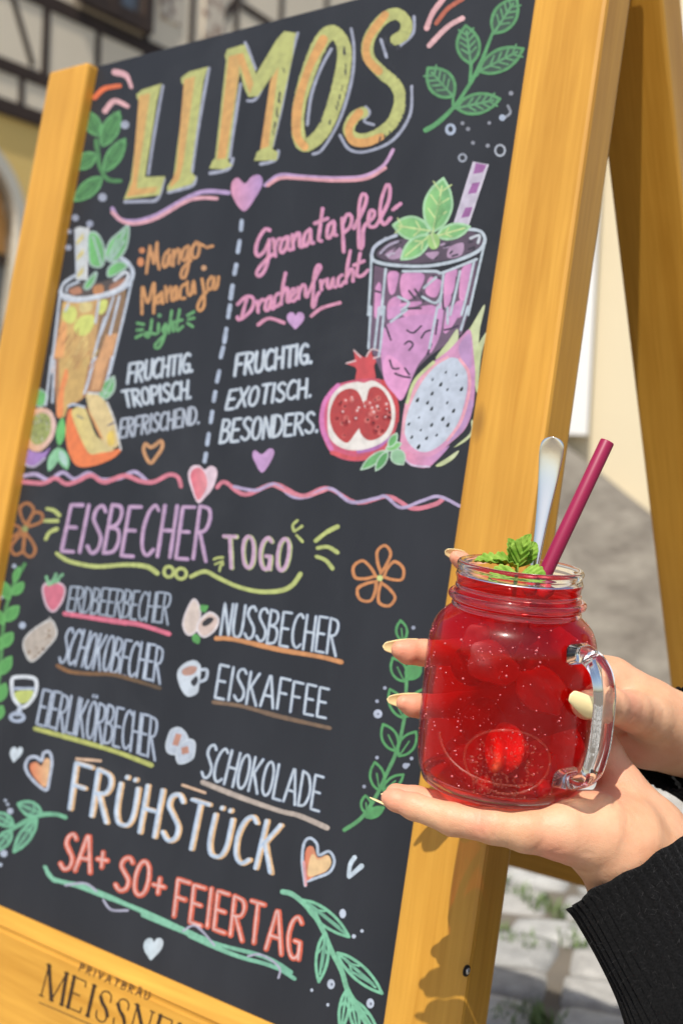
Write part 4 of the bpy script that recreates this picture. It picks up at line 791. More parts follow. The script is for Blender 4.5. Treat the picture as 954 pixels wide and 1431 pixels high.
# --- list
LW = [(4.2, (108, 122, 152)), (2.7, (188, 202, 222))]
for tx, c_, q, st, gp, us in (
 ('ERDBEERBECHER', 'B4', ((365, 108), (882, 145), (862, 300), (345, 232)), [(3.6, (100, 112, 138)), (2.3, (176, 190, 208))], .12, ('B4', [(335, 248), (600, 288), (720, 305), (868, 352)], 7.2, (232, 112, 142))),
 ('SCHOKOBECHER', 'B4', ((352, 318), (842, 420), (822, 598), (300, 498)), LW, .12, ('B4', [(298, 515), (360, 545), (460, 556), (580, 560), (700, 592), (820, 630)], 6, (150, 104, 62), (104, 86, 66))),
 ('EIERLIKÖRBECHER', 'B5', ((226, 158), (812, 305), (796, 512), (190, 335)), LW, .12, ('B5', [(182, 360), (400, 420), (600, 480), (778, 548)], 6.8, (190, 196, 94))),
 ('NUSSBECHER', 'B7', ((335, 78), (900, 165), (880, 338), (312, 235)), [(4.6, (120, 138, 172)), (3.2, (204, 218, 232))], .17, ('B7', [(292, 255), (380, 260), (600, 310), (800, 345), (908, 372)], 7, (220, 148, 84))),
 ('EISKAFFEE', 'B7', ((312, 382), (845, 508), (830, 650), (286, 545)), [(4.6, (120, 138, 172)), (3.2, (204, 218, 232))], .2, ('B7', [(278, 570), (420, 590), (600, 640), (852, 698)], 6.2, (134, 108, 86))),
 ('SCHOKOLADE', 'B8', ((258, 208), (818, 378), (796, 546), (214, 372)), [(4.6, (120, 138, 172)), (3.2, (204, 218, 232))], .17, ('B8', [(225, 400), (400, 470), (600, 540), (700, 565), (838, 625)], 7.5, (196, 180, 168)))):
    word(tx, c_, *q, st, gap=gp); S(*us); ART.flush('chalk_lettering', 'white underlined capitals reading '+tx)
Fl('B4', [(222, 112), (275, 80), (332, 112), (322, 180), (278, 236), (240, 205)], (222, 112, 138)); S('B4', [(222, 112), (275, 85), (332, 112), (322, 180), (278, 236), (240, 205)], 3, (214, 186, 202), closed=True)
for q in ([(250, 95), (240, 60)], [(270, 85), (290, 45)], [(280, 85), (322, 48)], [(250, 100), (300, 80)]): S('B4', q, 4.5, (124, 192, 142))
ART.flush('chalk_drawing', 'strawberry'); Fl('B4', [(122, 410), (150, 350), (235, 290), (270, 285), (292, 350), (255, 410), (165, 492)], (190, 178, 166)); S('B4', [(122, 410), (150, 350), (235, 290), (270, 285), (292, 350), (255, 410), (165, 492)], 2.8, (200, 200, 200), closed=True); S('B4', [(250, 290), (258, 268)], 2.5, (180, 180, 180))
for k in range(16): x = rng.uniform(150, 270); dot('B4', (x, 470-(x-150)*.9+rng.uniform(-60, 30)), rng.uniform(4, 8), rng.choice([(120, 92, 72), (150, 124, 100), (210, 200, 190)]))
ART.flush('chalk_drawing', 'slice of cake'); S('B5', [(64, 110), (90, 96), (150, 96), (186, 112), (186, 170), (158, 222), (122, 250), (92, 232), (68, 190)], 5.5, WH, closed=True); Fl('B5', [(80, 172), (172, 166), (150, 218), (112, 232), (86, 210)], (200, 212, 104)); S('B5', [(75, 155), (175, 155)], 4, WB); S('B5', [(108, 250), (92, 285)], 7, (190, 202, 222)); ring('B5', (90, 302), 34, 5.5, WB, 20)
ART.flush('chalk_drawing', 'stemmed glass'); Fl('B7', [(182, 62), (212, 118), (200, 205), (155, 238), (128, 190), (145, 120)], (222, 204, 194)); S('B7', [(182, 62), (212, 118), (200, 205), (155, 238), (128, 190), (145, 120)], 2.6, (224, 214, 220), closed=True); Fl('B7', [(205, 175), (258, 128), (302, 160), (282, 215), (232, 248), (200, 218)], (222, 196, 186)); S('B7', [(205, 175), (258, 128), (302, 160), (282, 215), (232, 248), (200, 218)], 2.8, (232, 224, 230), closed=True); Fl('B7', [(220, 180), (250, 152), (280, 155), (262, 182), (232, 196)], (60, 58, 64))
leaf('B7', (215, 90), (240, 125), 34, (86, 170, 84)); leaf('B7', (180, 232), (205, 282), 40, (86, 170, 84)); leaf('B7', (225, 110), (252, 95), 24, (86, 170, 84))
ART.flush('chalk_drawing', 'two nuts'); Fl('B7', [(98, 430), (125, 385), (180, 362), (212, 385), (215, 425), (205, 500), (195, 528), (150, 542), (115, 500)], (206, 218, 232)); S('B7', [(212, 412), (245, 410), (240, 455), (205, 470)], 4.5, (190, 204, 222)); Fl('B7', [(122, 412), (165, 390), (198, 400), (178, 432), (132, 438)], (192, 146, 130)); Fl('B7', [(165, 470), (195, 440), (200, 470), (180, 492)], (58, 60, 68))
ART.flush('chalk_drawing', 'white coffee cup')
for q, k in (([(60, 160), (80, 135), (118, 135), (150, 185), (128, 255), (62, 258), (44, 222)], [(92, 158), (122, 164), (102, 222), (74, 214)]), ([(98, 240), (150, 190), (184, 202), (184, 250), (168, 288), (106, 306)], [(118, 230), (152, 220), (158, 255), (122, 264)])):
    Fl('B8', q, (190, 202, 220)); S('B8', q, 2.5, (206, 218, 232), closed=True); Fl('B8', k, (198, 140, 118), smooth=False)
ART.flush('chalk_drawing', 'two pieces of chocolate')
# --- breakfast lines
heart('D1', (92, 50), (72, 130), 64, (206, 220, 232)); ART.flush('chalk_drawing', 'small white heart'); S('D1', [(236, 272), (165, 215), (132, 155), (150, 108), (188, 102), (214, 122), (226, 82), (256, 78), (268, 130), (255, 215)], 4.5, (190, 202, 224), closed=True); Fl('D1', [(230, 258), (168, 192), (156, 142), (190, 128), (214, 150), (232, 112), (258, 118), (250, 205)], (230, 124, 76), (240, 196, 140))
ART.flush('chalk_drawing', 'orange heart with a white outline')
word('FRÜHSTÜCK', None, (107, 1066), (394, 1154), (378, 1220), (98, 1130), [(6.6, (238, 190, 132), (2.4, .4)), (6.0, (216, 226, 238), (-.6, 0)), (2.2, (178, 204, 236), (-2.6, .3))], gap=.24, jit=.03)
S('D1', [(395, 112), (518, 122)], 4, (238, 196, 160)); S('D2', [(212, 48), (300, 78)], 4, (238, 196, 160))
ART.flush('chalk_lettering', 'large white capitals with orange shadow reading FRÜHSTÜCK')
rd, ri = (232, 98, 62), (240, 188, 180)
for tx, c_, q in (('SA+', 'D3', ((205, 50), (412, 92), (398, 268), (160, 232))), ('SO+', 'D3', ((485, 172), (712, 222), (690, 400), (440, 340))), ('FEIERTAG', 'D4', ((188, 108), (855, 318), (832, 540), (166, 302)))):
    word(tx, c_, *q, [(8.4, rd), (3, ri, (-.8, -.3))], gap=.22, jit=.03); ART.flush('chalk_lettering', 'red capitals reading '+tx)
for q, w in (([(88, 228), (125, 285), (250, 322), (380, 372), (520, 425), (650, 482), (780, 545), (950, 622)], 9), ([(80, 222), (120, 270), (130, 300), (250, 310), (400, 365), (560, 440), (700, 520), (860, 590)], 4)): S('D3', q, w, TEA, taper=(.6, 1))
for q, w in (([(0, 300), (120, 350), (300, 422), (450, 470), (600, 508), (700, 548), (790, 605)], 6), ([(250, 412), (400, 480), (520, 525), (650, 560), (740, 595), (808, 640)], 6), ([(300, 430), (500, 512), (700, 580), (800, 640)], 4)): S('D4', q, w, TEA, (120, 194, 164))
for c_, q in (('D3', [(385, 395), (425, 445), (510, 448)]), ('D3', [(190, 320), (290, 310), (350, 350)]), ('D4', [(215, 385), (270, 355), (315, 385), (380, 460)]), ('D4', [(560, 520), (620, 510), (690, 545), (730, 590), (722, 635)])): S(c_, q, 3.4, (182, 182, 206))
ART.flush('chalk_drawing', 'teal underline with lilac loops'); heart('D4', (62, 422), (42, 542), 104, (200, 220, 232), (216, 228, 238))
ART.flush('chalk_drawing', 'white heart'); S('D2', [(692, 442), (680, 345), (688, 275), (712, 256), (738, 280), (745, 322), (785, 308), (806, 345), (788, 388), (740, 410), (698, 425)], 4.2, (192, 208, 230)); Fl('D2', [(692, 420), (690, 330), (700, 292), (722, 290), (742, 332), (780, 322), (794, 352), (774, 386), (730, 404)], (232, 120, 84), (246, 206, 146)); Fl('D2', [(704, 405), (712, 330), (726, 320), (742, 342), (780, 330), (790, 355), (770, 384)], (246, 204, 144)); S('D2', [(686, 350), (694, 440)], 4, (232, 168, 176))
ART.flush('chalk_drawing', 'peach heart with a white outline'); S('D2', [(862, 406), (868, 360), (885, 332)], 7, (206, 224, 240), taper=(.8, 1)); S('D2', [(864, 408), (890, 385), (912, 366)], 8, (206, 224, 240), taper=(.7, 1))
ART.flush('chalk_drawing', 'small white open heart'); S('D1', [(338, 412), (285, 396), (200, 402), (110, 445), (0, 512), (-40, 545)], 7.5, (112, 188, 148), taper=(.9, .9))
for b_, t_, w in (((215, 392), (95, 342), 70), ((190, 425), (74, 588), 58), ((70, 450), (-30, 395), 60), ((60, 480), (-20, 580), 60)): leaf('D1', b_, t_, w, (78, 110, 100), (116, 194, 154), 4.2, 1)
for x, y, r in ((55, 380, 16), (22, 597, 19), (5, 655, 10), (30, 325, 8), (42, 345, 8)): dot('D1', (x, y), r, (186, 198, 220))
ART.flush('chalk_drawing', 'teal sprig'); S('D5', [(125, 232), (190, 248), (270, 310), (350, 400), (412, 510), (470, 650), (540, 790), (580, 920), (660, 1050), (745, 1185)], 7.6, TEA, (118, 196, 152), taper=(1, 1))
for b_, t_, w in (((270, 290), (590, 548), 100), ((425, 520), (380, 862), 82), ((510, 660), (822, 945), 100), ((575, 920), (535, 1200), 64), ((600, 960), (655, 1230), 60), ((640, 1000), (800, 1250), 60)): leaf('D5', b_, t_, w, None, (126, 206, 166), 4.4, 1)
for b_, t_ in (((300, 310), (560, 520)), ((330, 330), (520, 480)), ((430, 560), (400, 760)), ((560, 700), (760, 880)), ((590, 780), (740, 870))): S('D5', [b_, t_], 4, (112, 182, 150))
for x, y, r, ry in ((547, 385, 23, 33), (625, 545, 15, 15), (682, 507, 12, 12), (465, 880, 27, 35), (740, 1015, 27, 35), (330, 922, 10, 12), (443, 1025, 10, 12)): dot('D5', (x, y), r, (200, 212, 232), ry)
dot('D5', (470, 882), 8, (110, 116, 134), 12); dot('D5', (744, 1018), 8, (110, 116, 134), 12)
ART.flush('chalk_drawing', 'long teal sprig with white dots')
# --- burnt lettering on the bottom rail
ART.org = B0 + NW*(FRONT-.001)
ink = (74, 50, 22)
word('PRIVATBRÄU', 'D6', (302, 228), (556, 334), (548, 364), (294, 256), [(1.7, (110, 76, 32))], gap=.42, jit=.0)
SER = {'M': ([(1, (0, 0), (.06, 1)), (2.6, (.06, 1), (.34, 0)), (1, (.34, 0), (.64, 1)), (2.6, (.64, 1), (.68, 0))], .7), 'E': ([(2.6, (.06, 0), (.06, 1)), (1, (.06, 1), (.44, 1)), (1, (.06, .5), (.34, .5)), (1, (.06, 0), (.46, 0)), (1, (.44, 1), (.45, .84)), (1, (.46, 0), (.47, .16))], .5),
       'I': ([(2.6, (.08, 0), (.08, 1))], .16), 'N': ([(1, (.05, 0), (.05, 1)), (2.6, (.05, 1), (.55, 0)), (1, (.55, 0), (.55, 1))], .62), 'R': ([(2.6, (.06, 0), (.06, 1)), (1, (.06, 1), (.4, .95)), (2.2, (.4, .95), (.42, .6)), (1, (.42, .6), (.06, .5)), (2.4, (.2, .5), (.52, 0))], .54), 'S': ([], .44)}
def serif(text, crop, TL, TR, BR, BL, k):
    TL, TR, BR, BL = [topx(crop, [q])[0] for q in (TL, TR, BR, BL)]; gap = .13; tot = sum(SER[c][1] for c in text)+gap*(len(text)-1); x = 0
    mp_ = lambda gx, gy: (BL*(1-gx/tot)+BR*gx/tot)*(1-gy)+(TL*(1-gx/tot)+TR*gx/tot)*gy
    for c in text:
        if c == 'S':
            for (w, pts) in ((1.1, [(.38, .72), (.36, .92), (.22, 1), (.08, .92), (.05, .76)]), (2.6, [(.05, .76), (.14, .6), (.3, .44), (.38, .26)]), (1.1, [(.38, .26), (.34, .06), (.2, 0), (.06, .08), (.03, .28)])): S(None, [mp_(x+a, b2) for a, b2 in pts], w*k, ink)
        for w, p, q in SER[c][0]:
            S(None, [mp_(x+p[0], p[1]), mp_(x+q[0], q[1])], w*k, ink, smooth=False)
            if w > 2 or c in 'MN':
                for e in (p, q):
                    if e[1] in (0, 1): S(None, [mp_(x+e[0]-.07, e[1]), mp_(x+e[0]+.07, e[1])], 1.0*k, ink, smooth=False)
        x += SER[c][1]+gap
serif('MEISSNER', 'D6', (176, 232), (722, 478), (690, 582), (154, 348), 2.1)
S('D6', [(146, 372), (400, 482), (700, 612)], 1.6, (120, 84, 36), smooth=False)
ART.flush('printed_lettering', 'burnt serif lettering reading PRIVATBRÄU MEISSNER', rail)
# ------------------------------------------------------------------ the drinking jar
JA = cam_dir((.0893, -.9899, -.110)); JA /= np.linalg.norm(JA)          # jar axis (up)
JB = P(694.5, 1096, .694)                                                   # middle of its base
E1 = cam_dir((1, 0, 0)); E1 -= JA*(E1 @ JA); E1 /= np.linalg.norm(E1)     # to the right in the photograph
E2 = np.cross(E1, JA); E2 = E2 if E2 @ cam_dir((0, 0, -1)) > 0 else -E2   # towards the photographer
def J(r, h, a): return JB + JA*(h/1000) + (E1*math.cos(a) + E2*math.sin(a))*(r/1000)   # r, h in mm; a = 0 right, pi/2 front
def lathe(mb, prof, seg=96, close_top=False, close_bot=False):
    n0 = len(mb.v)
    for r, h in prof:
        for k in range(seg): mb.v.append(tuple(J(r, h, 2*math.pi*k/seg)))
    for i in range(len(prof)-1):
        for k in range(seg): mb.f.append([n0+i*seg+k, n0+i*seg+(k+1) % seg, n0+(i+1)*seg+(k+1) % seg, n0+(i+1)*seg+k])
    if close_bot: mb.f.append([n0+k for k in range(seg)][::-1])
    if close_top: mb.f.append([n0+(len(prof)-1)*seg+k for k in range(seg)])
    return mb
def curve_prof(p, n=8):
    return [tuple(q) for q in catmull(p, np.mean(np.linalg.norm(np.diff(np.array(p, float), axis=0), axis=1))/n)]

def thin_glass(name, tint=(.97, .97, .97), edge=(.80, .62, .64), rough=.015, bump=0.0):
    "clear pressed glass seen as a wall: lets light through, mirrors the sky at the edges"
    m, n, l, b = new_mat(name); n.remove(b)
    tr = n.new('ShaderNodeBsdfTransparent'); gl = n.new('ShaderNodeBsdfGlossy'); gl.inputs['Roughness'].default_value = rough
    lw = n.new('ShaderNodeLayerWeight'); lw.inputs[0].default_value = .5
    pw = n.new('ShaderNodeMath'); pw.operation = 'POWER'; pw.inputs[1].default_value = 4.0; l.new(lw.outputs['Facing'], pw.inputs[0])
    fr = n.new('ShaderNodeMath'); fr.operation = 'MULTIPLY_ADD'; fr.inputs[1].default_value = .75; fr.inputs[2].default_value = .024; l.new(pw.outputs[0], fr.inputs[0])
    mc = n.new('ShaderNodeMix'); mc.data_type = 'RGBA'; mc.inputs[6].default_value = tint+(1,); mc.inputs[7].default_value = edge+(1,)
    l.new(pw.outputs[0], mc.inputs[0]); l.new(mc.outputs[2], tr.inputs[0])
    g2 = n.new('ShaderNodeBsdfGlossy'); g2.inputs['Roughness'].default_value = .24; mg = n.new('ShaderNodeMixShader'); mg.inputs[0].default_value = .4; l.new(gl.outputs[0], mg.inputs[1]); l.new(g2.outputs[0], mg.inputs[2])
    ms = n.new('ShaderNodeMixShader'); l.new(fr.outputs[0], ms.inputs[0]); l.new(tr.outputs[0], ms.inputs[1]); l.new(mg.outputs[0], ms.inputs[2])
    if bump:
        tc = n.new('ShaderNodeTexCoord'); nz = n.new('ShaderNodeTexNoise'); nz.inputs['Scale'].default_value = 38; nz.inputs['Detail'].default_value = 2
        l.new(tc.outputs['Object'], nz.inputs['Vector']); bp = n.new('ShaderNodeBump'); bp.inputs['Strength'].default_value = bump; bp.inputs['Distance'].default_value = .004
        l.new(nz.outputs[0], bp.inputs['Height']); l.new(bp.outputs[0], gl.inputs['Normal']); l.new(bp.outputs[0], lw.inputs['Normal'])
    l.new(ms.outputs[0], n['Material Output'].inputs['Surface']); return m
def solid_glass(name, col=(1, 1, 1), ior=1.48, rough=0.0):
    m, n, l, b = new_mat(name)
    b.inputs['Base Color'].default_value = col+(1,); b.inputs['Transmission Weight'].default_value = 1; b.inputs['IOR'].default_value = ior; b.inputs['Roughness'].default_value = rough
    return m
m_wall = thin_glass('pressed_glass_wall', rough=.035, bump=.30)
m_solid = solid_glass('thick_clear_glass', (.985, .985, .98))
jar = thing('drinking_jar', JB, 'clear glass handled drinking jar full of red iced drink resting on the fingers', 'jar')
LEVEL = 116.4
wall = curve_prof([(.5, 2.5), (26, 2.2), (34, .2), (39.5, 1.2), (43.6, 5.5), (45.6, 14), (46.4, 30), (46.5, 55), (46.2, 74), (45.0, 84), (42, 91.5), (37.5, 96.2), (34.6, 98.6)], 6)
wall += curve_prof([(34.4, 99.2), (34.2, 100.8), (35.0, 102.3), (36.6, 103.4), (37.0, 104.6), (36.2, 105.9), (34.4, 106.9), (33.7, 108.2), (33.6, 110)], 3)
wall += [(33.6, 112), (33.7, 113.6), (34.3, 114.6), (34.5, 115.6), (34.2, LEVEL)]
mb = lathe(MB(), wall); mb.build('glass_wall', m_wall, jar)
rim = [(34.2, LEVEL+.03), (33.8, 117.5), (33.5, 119.5), (34.2, 120.6), (34.3, 122.0), (33.6, 123.2), (32.3, 123.6), (31.1, 123.0), (30.7, 121.5), (30.7, 119), (30.8, LEVEL+.03)]
rim = curve_prof(rim[:-1], 3) + [rim[-1]]
mb = lathe(MB(), rim + [rim[0]]); fix_normals(mb.build('glass_rim', m_solid, jar))
for hh_, r_, mn in ((104.6, 35.4, 2.1), (99.6, 34.0, 1.3), (109.6, 33.2, 1.0), (3.4, 40.0, 2.6)):
    mb = MB(); prof_ = [(r_+mn*math.cos(t), hh_+mn*1.05*math.sin(t)) for t in np.linspace(0, 2*math.pi, 17)]
    lathe(mb, prof_); fix_normals(mb.build('glass_bead_ring', m_solid, jar))
# handle: flat strap swept along a D-shaped path
AZ = math.radians(50); HS = .62
path = catmull([(45.2, 84.5), (52, 85.0), (62, 83.0), (71, 77.5), (76.3, 68), (77.6, 56), (77.2, 42), (75.8, 35), (71.5, 25), (62.5, 19.2), (53, 17.4), (45.0, 18.2)], 2.0)
V, Fc = [], []; seg = 16
er = E1*math.cos(AZ)+E2*math.sin(AZ); et = -E1*math.sin(AZ)+E2*math.cos(AZ)
for i, (r, h) in enumerate(path):
    t = path[min(i+1, len(path)-1)]-path[max(i-1, 0)]; t = t/np.linalg.norm(t); nn = np.array([-t[1], t[0]])
    u = i/(len(path)-1); fl = 1+.5*max(0, 1-u*9)**2+.5*max(0, 1-(1-u)*9)**2
    for k in range(seg):
        a = 2*math.pi*k/seg; c, s_ = math.cos(a), math.sin(a); ex = .55
        x = math.copysign(abs(c)**ex, c)*6.6*fl; y = math.copysign(abs(s_)**ex, s_)*3.7*fl
        rr, hh = 46+(r-46)*HS+nn[0]*y, h+nn[1]*y
        V.append(JB+JA*(hh/1000)+er*(rr/1000)+et*(x/1000))
for i in range(len(path)-1):
    for k in range(seg): Fc.append([i*seg+k, i*seg+(k+1) % seg, (i+1)*seg+(k+1) % seg, (i+1)*seg+k])
Fc += [list(range(seg))[::-1], [(len(path)-1)*seg+k for k in range(seg)]]
fix_normals(obj('handle', V, Fc, m_solid, jar))
# pressed emblem on the front: a raised oval with rays of little beads inside
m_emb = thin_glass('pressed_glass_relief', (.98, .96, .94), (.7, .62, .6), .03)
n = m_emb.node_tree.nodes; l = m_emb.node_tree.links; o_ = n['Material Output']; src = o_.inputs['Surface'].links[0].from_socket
df = n.new('ShaderNodeBsdfDiffuse'); df.inputs[0].default_value = (.95, .16, .06, 1); mm = n.new('ShaderNodeMixShader'); mm.inputs[0].default_value = .04  # orange-red tint on clear glass paints in the glow of focused sunlight
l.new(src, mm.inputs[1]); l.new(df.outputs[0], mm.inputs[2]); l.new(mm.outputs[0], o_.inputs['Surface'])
ca_, ch_, ra, rh = math.radians(94), 27.0, 23.0, 17.0
_wp = sorted([(q[1], q[0]) for q in wall if q[0] > 40 or q[1] > 80])
def wr(h): return float(np.interp(h, [q[0] for q in _wp], [q[1] for q in _wp]))
mb = MB()
def onwall(x, h, off): return J(wr(h)+off, h, ca_-x/46.5)
ovals = [[(ra*math.cos(t), ch_+rh*math.sin(t)) for t in np.linspace(0, 2*math.pi, 61)], [(ra*1.75*math.cos(t), ch_+9+rh*1.25*math.sin(t)) for t in np.linspace(math.pi*1.02, math.pi*1.62, 30)]]
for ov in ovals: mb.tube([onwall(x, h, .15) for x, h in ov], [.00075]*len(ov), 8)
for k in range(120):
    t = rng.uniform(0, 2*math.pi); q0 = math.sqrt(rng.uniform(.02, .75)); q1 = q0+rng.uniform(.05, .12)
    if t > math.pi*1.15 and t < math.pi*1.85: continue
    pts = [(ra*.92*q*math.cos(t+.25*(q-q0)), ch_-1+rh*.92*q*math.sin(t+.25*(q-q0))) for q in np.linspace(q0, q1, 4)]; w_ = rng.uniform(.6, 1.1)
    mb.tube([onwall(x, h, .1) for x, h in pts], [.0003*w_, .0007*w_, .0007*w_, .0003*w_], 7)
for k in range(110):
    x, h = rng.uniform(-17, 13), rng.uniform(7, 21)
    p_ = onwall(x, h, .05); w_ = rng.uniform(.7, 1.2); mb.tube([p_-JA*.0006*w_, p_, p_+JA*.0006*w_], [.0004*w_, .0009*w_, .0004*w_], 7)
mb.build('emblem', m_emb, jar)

# ------------------------------------------------------------------ the red drink
m_red, n, l, b = new_mat('red_drink'); n.remove(b)
tr = n.new('ShaderNodeBsdfTransparent'); gl = n.new('ShaderNodeBsdfGlossy'); gl.inputs['Roughness'].default_value = .03
ms = n.new('ShaderNodeMixShader'); ms.inputs[0].default_value = .012; l.new(tr.outputs[0], ms.inputs[1]); l.new(gl.outputs[0], ms.inputs[2]); l.new(ms.outputs[0], n['Material Output'].inputs['Surface'])
vs = n.new('ShaderNodeVolumeScatter'); vs.inputs['Color'].default_value = (1, .03, .022, 1); vs.inputs['Density'].default_value = 16; vs.inputs['Anisotropy'].default_value = .35
va = n.new('ShaderNodeVolumeAbsorption'); va.inputs['Color'].default_value = (.966, .014, .010, 1); va.inputs['Density'].default_value = 165
ad = n.new('ShaderNodeAddShader'); l.new(vs.outputs[0], ad.inputs[0]); l.new(va.outputs[0], ad.inputs[1]); l.new(ad.outputs[0], n['Material Output'].inputs['Volume'])
ins = [(max(.4, r-.5), max(h, 2.9)) for r, h in wall if h < LEVEL-1]
ins = [q for i, q in enumerate(ins) if i == 0 or abs(q[0]-ins[i-1][0])+abs(q[1]-ins[i-1][1]) > .4]
ins += [(33.0, LEVEL-1.0), (32.4, LEVEL-1.9), (15, LEVEL-2.0), (.4, LEVEL-2.0)]
mb = lathe(MB(), ins, 72, True, True)
drink = tag(fix_normals(mb.build('red_drink', m_red, None, loc=J(0, 4, 0))), 'red sparkling drink filling the handled glass jar', 'drink')
# bubbles clinging to the inside of the glass
m_bub = simple('air_bubble', (.62, .14, .15), .10, spec=.9, var=.03)
mb = MB()
for k in range(520):
    if k < 200:
        g_ = k//14; rq = random.Random(900+g_); a, h = rq.uniform(.2, 3.0)+rng.gauss(0, .12), min(95, max(7, rq.uniform(18, 92)+rng.gauss(0, 5)))
    else: a, h = rng.uniform(-.2, 3.4), rng.uniform(6, 96)
    r = wr(h)-.5; s_ = rng.choice([.15, .18, .22, .25, .3, .35, .5, .65])*rng.uniform(.8, 1.2)/1000; p_ = J(r, h, a)
    ico = [(0, 0, 1), (.894, 0, .447), (.276, .851, .447), (-.724, .526, .447), (-.724, -.526, .447), (.276, -.851, .447), (.724, .526, -.447), (-.276, .851, -.447), (-.894, 0, -.447), (-.276, -.851, -.447), (.724, -.526, -.447), (0, 0, -1)]
    fc = [(0, 1, 2), (0, 2, 3), (0, 3, 4), (0, 4, 5), (0, 5, 1), (1, 6, 2), (2, 7, 3), (3, 8, 4), (4, 9, 5), (5, 10, 1), (2, 6, 7), (3, 7, 8), (4, 8, 9), (5, 9, 10), (1, 10, 6), (11, 7, 6), (11, 8, 7), (11, 9, 8), (11, 10, 9), (11, 6, 10)]
    mb.add([p_+np.array(q)*s_ for q in ico], fc)
bo = mb.build('bubbles', m_bub, drink); bo['kind'] = 'stuff'
# ice cubes and berries inside
m_ice, n, l, b = new_mat('cloudy_ice')
b.inputs['Base Color'].default_value = (.82, .78, .78, 1); b.inputs['Roughness'].default_value = .3; b.inputs['Subsurface Weight'].default_value = 0
tl = n.new('ShaderNodeBsdfTranslucent'); tl.inputs[0].default_value = (.95, .9, .9, 1); tp = n.new('ShaderNodeBsdfTransparent'); tp.inputs[0].default_value = (.93, .93, .93, 1)
m1 = n.new('ShaderNodeMixShader'); m1.inputs[0].default_value = .5; m2 = n.new('ShaderNodeMixShader'); m2.inputs[0].default_value = .60
l.new(b.outputs[0], m1.inputs[1]); l.new(tl.outputs[0], m1.inputs[2]); l.new(m1.outputs[0], m2.inputs[1]); l.new(tp.outputs[0], m2.inputs[2]); l.new(m2.outputs[0], n['Material Output'].inputs['Surface'])
def lump(name, c, size, mat, seed, kind='ice'):
    r_ = np.random.default_rng(seed); bm = bmesh.new()
    if kind == 'ice':
        bmesh.ops.create_icosphere(bm, subdivisions=4, radius=.5)
    else: bmesh.ops.create_icosphere(bm, subdivisions=3, radius=.5)
    q = r_.normal(size=3); q /= np.linalg.norm(q); R_ = Matrix.Rotation(r_.uniform(0, 6.28), 3, Vector(q)); dirs = r_.normal(size=(5, 3)); 
    Vv = []
    for v in bm.verts:
        p_ = np.array(v.co)
        if kind == 'ice': p_ = p_*(1+.10*np.sin(dirs @ p_*5.5).sum()) * np.array([1.25, .85, .7])
        else: p_ = p_*(1+.05*np.sin(dirs @ p_*4.0).sum())*(1+.04*math.sin(p_[0]*26)*math.sin(p_[1]*26)*math.sin(p_[2]*26+1))
        p_ = np.array(R_ @ Vector(p_*size/1000)); Vv.append(c+p_)
    bm.verts.index_update(); fs = [[v.index for v in f.verts] for f in bm.faces]; bm.free()
    return obj(name, Vv, fs, mat, None, loc=c)
ice = [(28, 75, 2.02, 25, 'largest ice lump, glowing red below the left shoulder of the jar'), (30, 86, 2.4, 15, 'small ice lump at the left shoulder of the jar'), (26, 60, .95, 24, 'ice lump beside the upper part of the jar handle'), 
       (24, 18, 2.45, 21, 'ice lump at the lower left of the jar'), (28, 18, .85, 20, 'ice lump at the lower right of the jar beside the foot of the handle'), (20, 101, 2.0, 19, 'ice lump in the left of the jar neck'), (21, 97, .8, 16, 'ice lump in the right of the jar neck')]
for i, (r, h, a, s_, lb) in enumerate(ice): tag(lump('ice_cube', J(r, h, a), s_, m_ice, 30+i, 'ice'), lb, 'ice cube', 'ice cubes in the red drink')
m_berry = simple('red_berry', (.42, .012, .025), .35, bump=.4, bscale=300, var=.3)
for r, h, a, s_, lb in ((22, LEVEL-3.2, 1.05, 9, 'red berry floating beside the foot of the straw'), (16, LEVEL-3, 1.35, 8.5, 'red berry floating in the middle of the surface of the drink'), (12, LEVEL-2.6, .5, 8, 'red berry floating behind the straw'), (33, 9, 1.9, 11, 'red berry sunk to the bottom of the jar left of the emblem'), (14, 80, 4.2, 25, 'dark frozen berry clump deep under the jar neck'), (20, 30, 4.3, 26, 'dark frozen berry clump deep at the bottom of the jar'), (26, 62, 5.3, 22, 'dark frozen berry clump deep at the back right of the jar'), (27, 62, 3.9, 23, 'dark frozen berry clump deep behind the fingers side of the jar'), (36, 10, 1.05, 10, 'red berry sunk to the bottom of the jar right of the emblem')):
    tag(lump('berry', J(r, h, a), s_, m_berry, int(s_*10+h), 'berry'), lb, 'berry', 'red berries in the drink')

m_glow = simple('orange_red_glow', (.72, .12, .03), .55, bump=.6, bscale=500, var=.25, vscale=90)  # for a lump added to imitate sunlight focused behind the emblem
tag(lump('glow_lump', J(27, 27, 1.66), 26, m_glow, 77, 'ice'), 'added orange-red lump standing for focused sunlight low in the jar behind the pressed oval emblem', 'glow lump')

